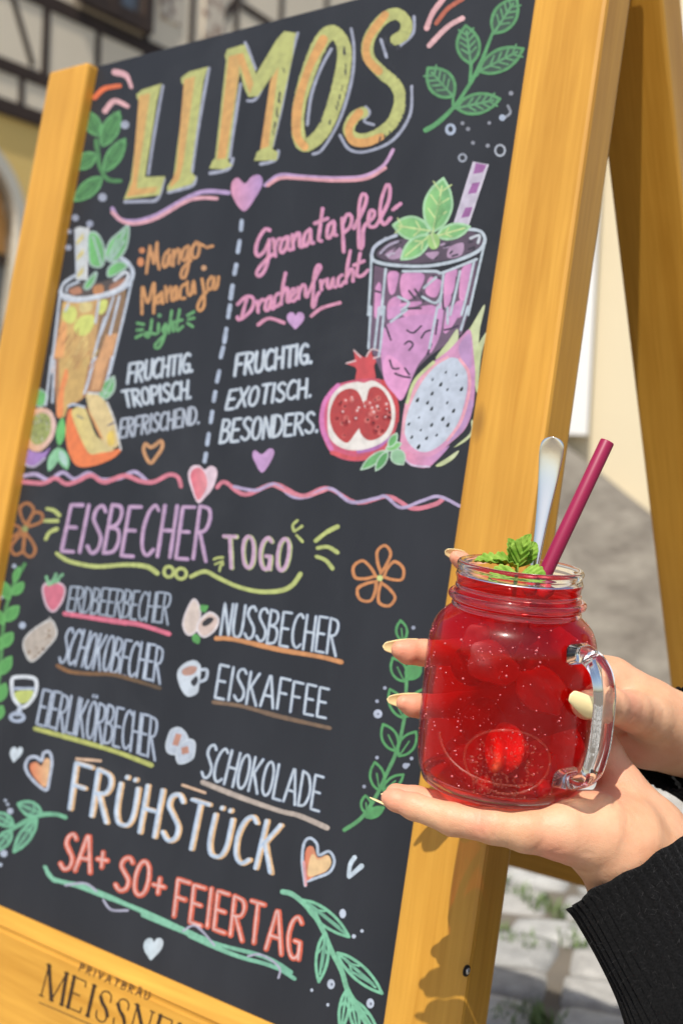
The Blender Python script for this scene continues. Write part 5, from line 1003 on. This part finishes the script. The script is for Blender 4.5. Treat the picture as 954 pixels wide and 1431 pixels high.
# ------------------------------------------------------------------ straw, spoon, mint
m_straw = simple('magenta_straw', (.27, .006, .05), .42, var=.05, vscale=40)
s_top, s_bot = P(848, 617, .699), P(706, 918, .690)
d = (s_top-s_bot); L = np.linalg.norm(d); d /= L; u = np.cross(d, [0, 0, 1.]); u /= np.linalg.norm(u); w = np.cross(d, u)
V, Fc = [], []; SG = 28; rings_ = [(0, 4.05), (.5, 4.05), (.995, 4.05), (1.0, 3.85), (1.0, 3.45), (.97, 3.4), (.5, 3.4), (0, 3.4)]
for f, r in rings_:
    for k in range(SG): a = 2*math.pi*k/SG; V.append(s_bot+d*L*f+(u*math.cos(a)+w*math.sin(a))*r/1000)
for i in range(len(rings_)-1):
    for k in range(SG): Fc.append([i*SG+k, i*SG+(k+1) % SG, (i+1)*SG+(k+1) % SG, (i+1)*SG+k])
tag(fix_normals(obj('drinking_straw', V, Fc, m_straw, None, loc=s_bot)), 'dark magenta drinking straw leaning right out of the jar', 'straw')
m_chrome, n, l, b = new_mat('polished_steel'); b.inputs['Metallic'].default_value = 1; b.inputs['Base Color'].default_value = (.88, .81, .72, 1); b.inputs['Roughness'].default_value = .17
tc = n.new('ShaderNodeTexCoord'); nz = n.new('ShaderNodeTexNoise'); nz.inputs['Scale'].default_value = 180; l.new(tc.outputs['Object'], nz.inputs['Vector'])
bp = n.new('ShaderNodeBump'); bp.inputs['Strength'].default_value = .03; bp.inputs['Distance'].default_value = .001; l.new(nz.outputs[0], bp.inputs['Height']); l.new(bp.outputs[0], b.inputs['Normal'])
k_top, k_bot = P(774, 614, .716), P(729, 905, .697)
d = k_bot-k_top; L = np.linalg.norm(d); d /= L; fr_ = cam_dir((-.24, -.45, -.87)); fr_ -= d*(fr_ @ d); fr_ /= np.linalg.norm(fr_); sd_ = np.cross(d, fr_)
outl = [(0.0, .4), (.004, 3.2), (.012, 5.2), (.03, 6.7), (.06, 7.1), (.10, 6.9), (.2, 5.6), (.32, 4.3), (.45, 3.2), (.6, 2.5), (.72, 2.2), (.78, 3.0), (.83, 6.5), (.88, 9.0), (.93, 9.4), (.97, 7.0), (.995, 3.0), (1.0, .4)]
V, Fc = [], []; NS = 13
for f, hw in outl:
    bowl = max(0, min(1, (f-.76)/.06)) if f > .76 else 0
    bend = -.004*math.sin(f*math.pi)*.0 + .0055*(max(0, .25-f)/.25)**1.6
    for k in range(NS):
        x = -1+2*k/(NS-1)
        V.append(k_top+d*L*f+sd_*x*hw/1000+fr_*(.0011*math.sqrt(max(0, 1-x*x))*(1-.4*bowl)-bowl*.0035*(1-x*x)+bend))
n1 = len(V)
for f, hw in outl:
    bowl = max(0, min(1, (f-.76)/.06)) if f > .76 else 0
    bend = .0055*(max(0, .25-f)/.25)**1.6
    for k in range(NS):
        x = -1+2*k/(NS-1); V.append(k_top+d*L*f+sd_*x*hw/1000-fr_*(.0008+bowl*.0035*(1-x*x)-bend))
no = len(outl)
for i in range(no-1):
    for k in range(NS-1):
        a = i*NS+k; Fc.append([a, a+1, a+NS+1, a+NS]); Fc.append([n1+a, n1+a+NS, n1+a+NS+1, n1+a+1])
    for k in (0, NS-1): a = i*NS+k; Fc.append([a, a+NS, n1+a+NS, n1+a])
for i in (0, no-1):
    for k in range(NS-1): a = i*NS+k; Fc.append([a, a+1, n1+a+1, n1+a])
sp_o = fix_normals(obj('spoon', V, Fc, m_chrome, None, loc=k_bot)); tag(sp_o, 'polished steel spoon standing in the jar with its rounded handle end up', 'spoon')
sm = sp_o.modifiers.new('smooth', 'SUBSURF'); sm.levels = sm.render_levels = 2
m_mint, n, l, b = new_mat('mint_leaf')
tc = n.new('ShaderNodeTexCoord'); nz = n.new('ShaderNodeTexNoise'); nz.inputs['Scale'].default_value = 160; nz.inputs['Detail'].default_value = 4; l.new(tc.outputs['Object'], nz.inputs['Vector'])
cr = n.new('ShaderNodeValToRGB'); cr.color_ramp.elements[0].position = .35; cr.color_ramp.elements[0].color = (.20, .40, .035, 1); cr.color_ramp.elements[1].position = .65; cr.color_ramp.elements[1].color = (.42, .62, .11, 1)
l.new(nz.outputs[0], cr.inputs[0]); l.new(cr.outputs[0], b.inputs['Base Color']); b.inputs['Roughness'].default_value = .6; b.inputs['Specular IOR Level'].default_value = .25
tl = n.new('ShaderNodeBsdfTranslucent'); l.new(cr.outputs[0], tl.inputs[0]); m1 = n.new('ShaderNodeMixShader'); m1.inputs[0].default_value = .4
l.new(b.outputs[0], m1.inputs[1]); l.new(tl.outputs[0], m1.inputs[2]); l.new(m1.outputs[0], n['Material Output'].inputs['Surface'])
mint = thing('mint_sprig', P(722, 795, .690), 'fresh green mint sprig floating on top of the red drink', 'mint')
def mint_leaf(base, tip, nrm, wmm, curl=.15):
    ax = tip-base; L = np.linalg.norm(ax); ax /= L; nrm = np.array(nrm, float); nrm -= ax*(nrm @ ax); nrm /= np.linalg.norm(nrm); sd = np.cross(ax, nrm)
    V, Fc = [], []; NU, NV = 28, 10
    for i in range(NU+1):
        u = i/NU; half = wmm/2000*(math.sin(math.pi*min(1, u**.75))**.8 if 0 < u < 1 else 0)+.00015
        half *= 1+.14*(abs((u*9) % 1-.5)*2-.5)*(0 < u < .95)
        for j in range(-NV, NV+1):
            v = j/NV
            z = curl*L*(-(u-.4)**2)+half*.45*abs(v)**1.2-.0009*math.cos(abs(v)*7-u*26)*(1-abs(v)*.3)*math.sin(math.pi*u)-(.0006 if j == 0 else 0)
            V.append(base+ax*L*u+sd*half*v*(1-.05*abs(v))+nrm*z+ax*half*.35*abs(v))
    W_ = 2*NV+1
    for i in range(NU):
        for j in range(W_-1): a = i*W_+j; Fc.append([a, a+1, a+W_+1, a+W_])
    o = obj('leaf', V, Fc, m_mint, mint); so = o.modifiers.new('thick', 'SOLIDIFY'); so.thickness = .00035; return o
c0 = P(722, 792, .690)
mint_leaf(c0, P(737, 747, .684), cam_dir((-.6, -.1, -.8)), 11.5, .4)
mint_leaf(c0+cam_dir((-.001, 0, .002)), P(713, 752, .692), cam_dir((.5, -.1, -.85)), 11, .3)
mint_leaf(c0+cam_dir((.001, 0, .0)), P(748, 757, .692), cam_dir((-.1, -.3, -.85)), 11, .25)
mint_leaf(c0, P(690, 779, .683), cam_dir((0, -.9, -.4)), 13)
mint_leaf(P(706, 787, .686), P(663, 781, .688), cam_dir((.1, -.9, -.4)), 11)
mint_leaf(P(728, 800, .674), P(762, 805, .670), cam_dir((0, -.85, -.5)), 12)
mint_leaf(P(722, 800, .672), P(684, 803, .668), cam_dir((0, -.8, -.6)), 10)
mb = MB(); mb.tube([c0-JA*.02, c0-JA*.008, c0+JA*.002], [.0012, .0013, .0008], 8); mb.build('stem', m_mint, mint)
# ------------------------------------------------------------------ the person: two hands and the sweater sleeves
import openvdb
def C3(px, py, d): return np.array([(px-477)/F*d, (py-715.5)/F*d, d])        # camera coordinates, metres
def sdf_mesh(groups, vox=.0009, pad=.012, grooves=(), kfin=.004, bumps=()):
    "groups: list of (chains, inner blend); each chain = list of (px, py, depth, radius mm). Smooth union -> one closed skin"
    prims = []
    for chains, k in groups:
        for ch in chains:
            for a, b2 in zip(ch[:-1], ch[1:]): prims.append((C3(*a[:3]), C3(*b2[:3]), a[3]/1000, b2[3]/1000))
    lo = np.min([np.minimum(p[0]-p[2], p[1]-p[3]) for p in prims], 0)-pad; hi = np.max([np.maximum(p[0]+p[2], p[1]+p[3]) for p in prims], 0)+pad
    n_ = np.ceil((hi-lo)/vox).astype(int)
    ax = [lo[i]+vox*np.arange(n_[i]) for i in range(3)]
    X_, Y_, Z_ = np.meshgrid(*ax, indexing='ij'); X_ = X_.astype(np.float32); Y_ = Y_.astype(np.float32); Z_ = Z_.astype(np.float32)
    def cone(p):
        a, b2, ra, rb = p; ab = b2-a; L2 = ab @ ab
        t = ((X_-a[0])*ab[0]+(Y_-a[1])*ab[1]+(Z_-a[2])*ab[2])/L2; np.clip(t, 0, 1, out=t)
        return np.sqrt((X_-a[0]-t*ab[0])**2+(Y_-a[1]-t*ab[1])**2+(Z_-a[2]-t*ab[2])**2)-(ra+(rb-ra)*t)
    def smin(a, b2, k):
        h = np.maximum(k-np.abs(a-b2), 0)/k
        return np.minimum(a, b2)-h*h*k*.25
    total = None
    for chains, k in groups:
        for ch in chains:
            d = None
            for a, b2 in zip(ch[:-1], ch[1:]):
                q = cone((C3(*a[:3]), C3(*b2[:3]), a[3]/1000, b2[3]/1000)); d = q if d is None else smin(d, q, .003)
            total = d if total is None else smin(total, d, k)
    for (p, q, w, dep) in grooves:        # skin folds: shallow furrows along a line
        a, b2 = C3(*p), C3(*q); g = cone((a, b2, 0.0, 0.0)); total = total + dep*np.exp(-(g/w)**2)
    grid = openvdb.FloatGrid(.1); grid.copyFromArray(total.astype(np.float32))
    pts, quads = grid.convertToQuads(isovalue=0.0)
    return (np.array(pts)*vox+lo) @ M.T + CAM, np.array(quads)
def flush_red(V, spots):
    c = np.zeros((len(V), 4)); c[:, 3] = 1
    for px, py, d, rmm in spots: c[:, 0] = np.maximum(c[:, 0], np.exp(-(np.linalg.norm(V-P(px, py, d), axis=1)/(rmm/1000))**2))
    return c
m_skin, n, l, b = new_mat('skin')
tc = n.new('ShaderNodeTexCoord'); nz = n.new('ShaderNodeTexNoise'); nz.inputs['Scale'].default_value = 55; nz.inputs['Detail'].default_value = 5
l.new(tc.outputs['Object'], nz.inputs['Vector']); cr = n.new('ShaderNodeValToRGB')
cr.color_ramp.elements[0].position = .3; cr.color_ramp.elements[0].color = (.58, .30, .165, 1); cr.color_ramp.elements[1].position = .72; cr.color_ramp.elements[1].color = (.69, .41, .245, 1)
l.new(nz.outputs[0], cr.inputs[0]); l.new(cr.outputs[0], b.inputs['Base Color'])
n5 = n.new('ShaderNodeTexNoise'); n5.inputs['Scale'].default_value = 17; n5.inputs['Detail'].default_value = 3; l.new(tc.outputs['Object'], n5.inputs['Vector'])
r5 = n.new('ShaderNodeMapRange'); r5.inputs['From Min'].default_value = .42; r5.inputs['From Max'].default_value = .68; r5.inputs['To Max'].default_value = .4; l.new(n5.outputs[0], r5.inputs['Value'])
x5 = n.new('ShaderNodeMix'); x5.data_type = 'RGBA'; l.new(r5.outputs[0], x5.inputs[0]); l.new(cr.outputs[0], x5.inputs[6]); x5.inputs[7].default_value = (.66, .27, .17, 1)
ac = n.new('ShaderNodeVertexColor'); ac.layer_name = 'Col'; sc_ = n.new('ShaderNodeSeparateColor'); l.new(ac.outputs[0], sc_.inputs[0]); mf = n.new('ShaderNodeMath'); mf.operation = 'MULTIPLY'; mf.inputs[1].default_value = .6; l.new(sc_.outputs[0], mf.inputs[0])
x6 = n.new('ShaderNodeMix'); x6.data_type = 'RGBA'; l.new(mf.outputs[0], x6.inputs[0]); l.new(x5.outputs[2], x6.inputs[6]); x6.inputs[7].default_value = (.70, .25, .17, 1); l.new(x6.outputs[2], b.inputs['Base Color'])
b.inputs['Roughness'].default_value = .48; b.inputs['Specular IOR Level'].default_value = .35
b.inputs['Subsurface Weight'].default_value = .3; b.inputs['Subsurface Radius'].default_value = (1, .35, .2); b.inputs['Subsurface Scale'].default_value = .0045
vo = n.new('ShaderNodeTexVoronoi'); vo.inputs['Scale'].default_value = 900; vo.feature = 'DISTANCE_TO_EDGE'; l.new(tc.outputs['Object'], vo.inputs['Vector'])
n2 = n.new('ShaderNodeTexNoise'); n2.inputs['Scale'].default_value = 240; n2.inputs['Detail'].default_value = 5; l.new(tc.outputs['Object'], n2.inputs['Vector'])
ad = n.new('ShaderNodeMath'); ad.operation = 'MULTIPLY_ADD'; ad.inputs[1].default_value = .5; l.new(vo.outputs['Distance'], ad.inputs[0]); l.new(n2.outputs[0], ad.inputs[2])
bp = n.new('ShaderNodeBump'); bp.inputs['Strength'].default_value = .5; bp.inputs['Distance'].default_value = .0007; l.new(ad.outputs[0], bp.inputs['Height']); l.new(bp.outputs[0], b.inputs['Normal'])
m_nail = simple('pale_yellow_nail', (.86, .70, .36), .22, var=.05, vscale=60, spec=.6)

person = thing('person', P(1120, 1330, .74), 'person in a black ribbed knit sweater holding the red drink with both hands', 'person')
# the lower hand lies palm up under the jar, little finger towards the photographer
low = [
 ([[(790, 1160, .662, 14), (832, 1166, .668, 20.5), (866, 1186, .675, 25.5), (900, 1230, .682, 31), (955, 1330, .668, 35), (1000, 1410, .658, 36)]], .010),
 ([[(800, 1150, .688, 17), (860, 1160, .694, 21), (915, 1205, .700, 24)]], .016),
 ([[(948, 1230, .700, 17.5), (908, 1155, .703, 16.5), (870, 1098, .707, 11.6), (846, 1054, .712, 9.6), (826, 1008, .719, 8.6), (818, 985, .722, 7.2)]], .014),
 ([[(543, 1115, .677, 4.2), (552, 1118, .675, 5.6), (578, 1127, .670, 6.9), (632, 1145, .663, 8.4), (690, 1154, .659, 9.4), (735, 1160, .659, 11.5), (790, 1163, .663, 15.5)]], .007),
 ([[(553, 1110, .692, 6.0), (580, 1117, .690, 7.0), (640, 1131, .684, 8.4), (700, 1143, .680, 9.2), (790, 1155, .680, 14)]], .005),
 ([[(585, 1120, .709, 6.4), (620, 1125, .707, 7.6), (700, 1139, .701, 9.2), (800, 1148, .696, 14)]], .005),
 ([[(612, 1119, .726, 6.2), (640, 1122, .724, 7.4), (710, 1132, .717, 9), (810, 1146, .706, 14)]], .005),
]
folds = [((752, 1203, .653), (806, 1180, .641), .0016, .0006), ((770, 1212, .653), (815, 1192, .641), .0014, .0005), ((736, 1196, .653), (775, 1166, .642), .0018, .0004), ((668, 1126, .655), (672, 1178, .650), .0016, .0005), ((600, 1110, .660), (603, 1160, .655), .0014, .0004),
         ((850, 1118, .678), (862, 1128, .650), .0018, .0012), ((655, 1128, .655), (658, 1176, .648), .0009, .0003), ((685, 1128, .655), (690, 1180, .648), .0010, .0003), ((760, 1185, .655), (840, 1236, .641), .0022, .0005), ((790, 1180, .655), (850, 1205, .641), .0018, .0003), ((870, 1125, .675), (905, 1190, .655), .003, .0004)]
V, Fc = sdf_mesh(low, grooves=folds)
hand_low = fix_normals(obj('hand', V, Fc, m_skin, person, colors=flush_red(V, [(556, 1115, .676, 13), (560, 1108, .692, 12), (595, 1118, .709, 12), (770, 1190, .655, 13), (672, 1150, .655, 8), (850, 1112, .680, 12), (826, 1010, .719, 14), (870, 1100, .70, 10)]), label='lower hand lying palm up under the jar'))
# the upper hand reaches round behind the jar, thumb in front
upp = [
 ([[(1010, 1054, .783, 22), (960, 1024, .762, 21), (906, 990, .748, 17.5), (852, 955, .748, 15.5), (795, 935, .752, 13)]], .010),
 ([[(980, 1043, .772, 18), (905, 1034, .757, 17), (858, 1003, .757, 13), (795, 985, .756, 10)]], .014),
 ([[(945, 1022, .748, 15), (905, 1003, .727, 13.5), (880, 993, .708, 11.2), (852, 986, .684, 9.4), (833, 984.5, .667, 8.2), (818, 985, .657, 7.0), (812, 985, .6535, 5.8)]], .012),
 ([[(795, 920, .753, 9.5), (700, 912, .755, 8.4), (640, 912, .750, 8.0), (590, 912, .741, 7.5), (570, 911, .737, 6.9), (559, 908, .735, 5.4)]], .005),
 ([[(800, 960, .755, 9.5), (700, 980, .757, 8.2), (640, 985, .752, 7.6), (590, 987, .743, 7.0), (576, 986, .740, 6.2), (564, 982, .738, 4.6)]], .005),
 ([[(795, 910, .753, 8.5), (730, 855, .750, 7), (668, 800, .742, 5.6), (645, 784, .740, 4.8), (637, 779, .739, 4.0)]], .005),
 ([[(800, 995, .756, 9), (720, 1022, .757, 8.4), (660, 1040, .753, 7.6), (636, 1046, .749, 6.0)]], .005),
]
folds2 = [((862, 966, .690), (866, 1006, .672), .0016, .0006), ((876, 975, .70), (884, 1012, .685), .0018, .0007), ((868, 1022, .745), (905, 1012, .725), .003, .0022)]
V, Fc = sdf_mesh(upp, grooves=folds2)
hand_up = fix_normals(obj('hand', V, Fc, m_skin, person, colors=flush_red(V, [(566, 910, .735, 15), (570, 985, .738, 15), (640, 781, .739, 10), (818, 988, .655, 12), (868, 985, .69, 10), (885, 1040, .745, 16)]), label='upper hand reaching behind the jar with its thumb in front'))
def nail(hand, base, tip, nrm, wmm, tipw=.35, arch=.35, bow=.0008, th=.0006):
    base, tip = P(*base), P(*tip); ax = tip-base; L = np.linalg.norm(ax); ax /= L
    nrm = cam_dir(nrm); nrm -= ax*(nrm @ ax); nrm /= np.linalg.norm(nrm); sd = np.cross(ax, nrm)
    V, Fc = [], []; NU, NV = 18, 8
    for off in (0, -th):
        for i in range(NU+1):
            u = i/NU; prof = (math.sqrt(max(0, 1-((.22-u)/.22)**2)) if u < .22 else 1-(1-tipw)*((u-.22)/.78)**1.8)
            if u > .9: prof *= math.sqrt(max(0, 1-((u-.9)/.1)**2))*.999+.001
            hw = wmm/2000*max(prof, .03)
            for j in range(NV+1):
                v = -1+2*j/NV; V.append(base+ax*L*u+sd*hw*v+nrm*(off-arch*wmm/2000*(v*hw/(wmm/2000))**2+bow*4*u*(1-u)))
    W_ = NV+1; K = (NU+1)*W_
    for i in range(NU):
        for j in range(NV): a = i*W_+j; Fc.append([a, a+1, a+W_+1, a+W_]); Fc.append([K+a, K+a+W_, K+a+W_+1, K+a+1])
        for j in (0, NV): a = i*W_+j; Fc.append([a, a+W_, K+a+W_, K+a])
    for i in (0, NU):
        for j in range(NV): a = i*W_+j; Fc.append([a, a+1, K+a+1, K+a])
    fix_normals(obj('fingernail', V, Fc, m_nail, hand))
nail(hand_low, (590, 1147, .669), (516, 1115, .681), (-.25, .93, -.12), 9.0, .3)
nail(hand_low, (577, 1128, .691), (532, 1110, .697), (-.2, .9, .3), 9.5, .35)
nail(hand_low, (602, 1136, .711), (563, 1124, .716), (-.2, .9, .35), 9.5, .35)
nail(hand_up, (592, 906, .7465), (534, 903, .7395), (-.18, -.12, 1), 12.0, .34)
nail(hand_up, (592, 981, .748), (540, 977, .741), (-.18, -.12, 1), 11.0, .34)
nail(hand_up, (650, 779, .743), (621, 770, .741), (-.3, -.5, 1), 8.0, .4)
nail(hand_up, (836, 997, .6500), (796, 971, .6440), (-.30, -.26, -1), 11.0, .5, .45, .0012)
# sleeves
m_knit, n, l, b = new_mat('black_rib_knit')
tc = n.new('ShaderNodeTexCoord'); nz = n.new('ShaderNodeTexNoise'); nz.inputs['Scale'].default_value = 900; nz.inputs['Detail'].default_value = 4; l.new(tc.outputs['Object'], nz.inputs['Vector'])
cr = n.new('ShaderNodeValToRGB'); cr.color_ramp.elements[0].position = .35; cr.color_ramp.elements[0].color = (.0018, .0018, .002, 1); cr.color_ramp.elements[1].position = .75; cr.color_ramp.elements[1].color = (.008, .0076, .0078, 1)
l.new(nz.outputs[0], cr.inputs[0]); l.new(cr.outputs[0], b.inputs['Base Color']); b.inputs['Roughness'].default_value = .95; b.inputs['Specular IOR Level'].default_value = .15
b.inputs['Sheen Weight'].default_value = .03; b.inputs['Sheen Roughness'].default_value = .5
bp = n.new('ShaderNodeBump'); bp.inputs['Strength'].default_value = .8; bp.inputs['Distance'].default_value = .001; l.new(nz.outputs[0], bp.inputs['Height']); l.new(bp.outputs[0], b.inputs['Normal'])
m_fuzz = simple('black_fibre', (.05, .047, .047), .9)
def sleeve(path, name, nrib, cuff, lab):
    "path: (px, py, depth, radius mm); a ribbed tube with a folded-in cuff edge"
    pts = np.array([C3(*q[:3]) for q in path]); rad = np.array([q[3] for q in path])/1000
    t = np.r_[0, np.cumsum(np.linalg.norm(np.diff(pts, axis=0), axis=1))]; NU = 170; tt = np.linspace(0, t[-1], NU)
    c = catmull(np.c_[pts, rad], .002); ct = np.r_[0, np.cumsum(np.linalg.norm(np.diff(c[:, :3], axis=0), axis=1))]
    tt = np.linspace(0, ct[-1], NU); cc = np.stack([np.interp(tt, ct, c[:, i]) for i in range(4)], 1)
    NA_ = nrib*8; V, Fc = [], []; prev = None; rows = []
    for i in range(NU):
        tg = cc[min(i+1, NU-1), :3]-cc[max(i-1, 0), :3]; tg /= np.linalg.norm(tg)
        if prev is None: u = np.cross(tg, [0, 0, 1.])
        else: u = prev-tg*(prev @ tg)
        u /= np.linalg.norm(u); prev = u; rows.append((cc[i, :3], u, np.cross(tg, u), cc[i, 3], tg, tt[i]))
    def row(r, sc, sh=0.0):
        p, u, w, rad_, tg, s_ = r
        for k in range(NA_):
            a = 2*math.pi*k/NA_
            fold = .0016*math.sin(3*a+s_*45)*min(1, s_/.08)+.0022*math.sin(2*a-s_*62+1)*max(0, min(1, (s_-cuff)/.05))
            rib = .0008*(abs(math.sin(a*nrib/2+.45*math.sin(s_*34+2*a)+.25*math.sin(s_*90-5*a)))**.7*2-1)*(1 if s_ < cuff else .55)
            knit = .00016*math.sin(s_*2*math.pi/.0034+math.pi*(k//8 % 2))
            lip = .0012*math.exp(-(s_/.003)**2)
            q = p+tg*(sh+.0009*(math.sin(5*a)+.6*math.sin(13*a+1))*math.exp(-s_/.006))+(u*math.cos(a)+w*math.sin(a))*(rad_*sc+fold+rib+knit+lip); V.append(M @ q+CAM)
    row(rows[14], .90); row(rows[4], .93); row(rows[0], .95, .0004)
    for r in rows: row(r, 1.0)
    nr = NU+3
    for i in range(nr-1):
        for k in range(NA_): Fc.append([i*NA_+k, i*NA_+(k+1) % NA_, (i+1)*NA_+(k+1) % NA_, (i+1)*NA_+k])
    Fc.append([(nr-1)*NA_+k for k in range(NA_)])
    o = obj(name, V, Fc, m_knit, person, label=lab)
    A_ = np.array(V); fv, ff = [], []
    for _ in range(4200):       # loose fibres standing off the knit
        i = 3+int(rng.random()**1.6*(NU-1)); k = rng.randrange(NA_); p_ = A_[i*NA_+k]; c_ = A_[i*NA_:(i+1)*NA_].mean(0); nr_ = p_-c_; nr_ /= np.linalg.norm(nr_)
        d_ = np.array([rng.gauss(0, 1) for _ in range(3)]); d_ -= nr_*(d_ @ nr_)*.6; d_ /= np.linalg.norm(d_); L_ = rng.uniform(.0012, .0034); s_ = np.cross(d_, nr_); s_ *= .00004/np.linalg.norm(s_)
        q1 = p_+nr_*.0005+d_*L_*.5; q2 = p_+nr_*rng.uniform(.0006, .0018)+d_*L_; n0 = len(fv)
        fv += [p_-s_, p_+s_, q1+s_, q1-s_, q2]; ff += [[n0, n0+1, n0+2, n0+3], [n0+3, n0+2, n0+4]]
    fz = obj('knit_fuzz', fv, ff, m_fuzz, o, smooth=False); fz['kind'] = 'stuff'
    return o
sleeve([(884, 1217, .686, 40.5), (918, 1272, .677, 41), (962, 1342, .666, 44), (1010, 1420, .655, 49), (1090, 1530, .65, 53), (1220, 1650, .68, 56), (1400, 1660, .78, 60), (1580, 1500, .88, 66)], 'sleeve', 46, .075, 'black sleeve with a ribbed cuff on the lower arm')
sleeve([(946, 1032, .768, 31), (975, 1046, .782, 33), (1040, 1080, .81, 40), (1150, 1150, .86, 48), (1320, 1280, .93, 55), (1520, 1330, 1.0, 62)], 'sleeve', 40, .07, 'black sleeve on the upper arm, half hidden behind the hands')
# the rest of the figure, crouching beside the sign: it shades the sign and the hands from the right
def rw(x, y, z, r): return (x/z*F+477, y/z*F+715.5, z, r)
V, Fc = sdf_mesh([([[rw(.80, .49, 1.05, 150), rw(.78, .36, 1.03, 128), rw(.745, .20, 1.0, 138), rw(.73, .10, 1.0, 85)]], .05),
                  ([[rw(.735, .12, .99, 80), rw(.725, .12, .87, 66), rw(.64, .26, .865, 58), rw(.565, .385, .88, 60)]], .06), ([[rw(.745, .12, 1.0, 80), rw(.75, .12, 1.14, 66), rw(.68, .24, 1.09, 58), rw(.60, .35, 1.01, 58)]], .06)], vox=.007, pad=.04)
fix_normals(obj('sweater', V, Fc, m_knit, person))
m_jean = simple('dark_blue_denim', (.03, .04, .075), .85, bump=.4, bscale=500, var=.25, vscale=20)
V, Fc = sdf_mesh([([[rw(.80, .50, 1.05, 152), rw(.81, .49, 1.06, 150)]], .05)] + [([[rw(.80, .50, 1.05+dz, 95), rw(.52, .40, 1.02+dz*1.4, 68), rw(.60, .585, 1.04+dz*1.4, 46)]], .05) for dz in (-.08, .09)], vox=.007, pad=.04)
fix_normals(obj('trousers', V, Fc, m_jean, person))
m_shoe = simple('white_canvas_shoe', (.6, .58, .54), .7, var=.1)
for dz in (-.112, .126):
    V, Fc = sdf_mesh([([[rw(.62, .60, 1.04+dz, 36), rw(.56, .605, 1.035+dz, 34), rw(.45, .612, 1.03+dz, 27)]], .02)], vox=.004, pad=.02)
    fix_normals(obj('shoe', V, Fc, m_shoe, person))
V, Fc = sdf_mesh([([[rw(.73, .10, 1.0, 60), rw(.725, .02, 1.0, 52), rw(.715, -.05, 1.0, 58)]], .03), ([[rw(.70, -.085, 1.0, 92), rw(.735, -.12, 1.0, 98)]], .03), ([[rw(.655, -.045, 1.0, 52), rw(.668, -.03, 1.0, 50)]], .04),
                  ([[rw(.612, -.105, 1.0, 7), rw(.594, -.078, 1.0, 10)]], .012), ([[rw(.608, -.04, .985, 6), rw(.604, -.04, 1.0, 7), rw(.608, -.04, 1.015, 6)]], .006), ([[rw(.61, -.03, .987, 6), rw(.607, -.029, 1.0, 7.5), rw(.61, -.03, 1.013, 6)]], .006),
                  ([[rw(.62, -.118, .962, 10), rw(.616, -.120, .978, 9)], [rw(.62, -.118, 1.038, 10), rw(.616, -.120, 1.022, 9)]], .015), ([[rw(.725, -.095, .905, 8), rw(.722, -.06, .908, 7)], [rw(.725, -.095, 1.095, 8), rw(.722, -.06, 1.092, 7)]], .01)], vox=.0035, pad=.02)
head = fix_normals(obj('head', V, Fc, m_skin, person))
m_eye = simple('eye_white', (.8, .78, .75), .15, var=.02); m_iris = simple('dark_iris', (.03, .018, .01), .1)
for z in (.968, 1.032):
    c_ = CAM+M @ np.array([.628, -.098, z])
    for nm, off, r_, mt in (('eye', 0, .0125, m_eye), ('iris', -.0072, .0064, m_iris)):
        bm = bmesh.new(); bmesh.ops.create_uvsphere(bm, u_segments=20, v_segments=12, radius=r_); bm.verts.index_update()
        obj(nm, [c_+cam_dir((off, 0, 0))+np.array(v.co) for v in bm.verts], [[v.index for v in f.verts] for f in bm.faces], mt, head); bm.free()
m_hair = simple('brown_hair', (.055, .028, .014), .45, bump=.6, bscale=400, var=.4, vscale=60)
V, Fc = sdf_mesh([([[rw(.725, -.135, 1.0, 101), rw(.745, -.11, 1.0, 104)]], .03), ([[rw(.775, -.08, .96, 70), rw(.80, .06, .95, 62), rw(.81, .20, .96, 40)], [rw(.775, -.08, 1.04, 70), rw(.80, .06, 1.05, 62), rw(.81, .20, 1.04, 40)]], .04)], vox=.005, pad=.03)
fix_normals(obj('hair', V, Fc, m_hair, person))
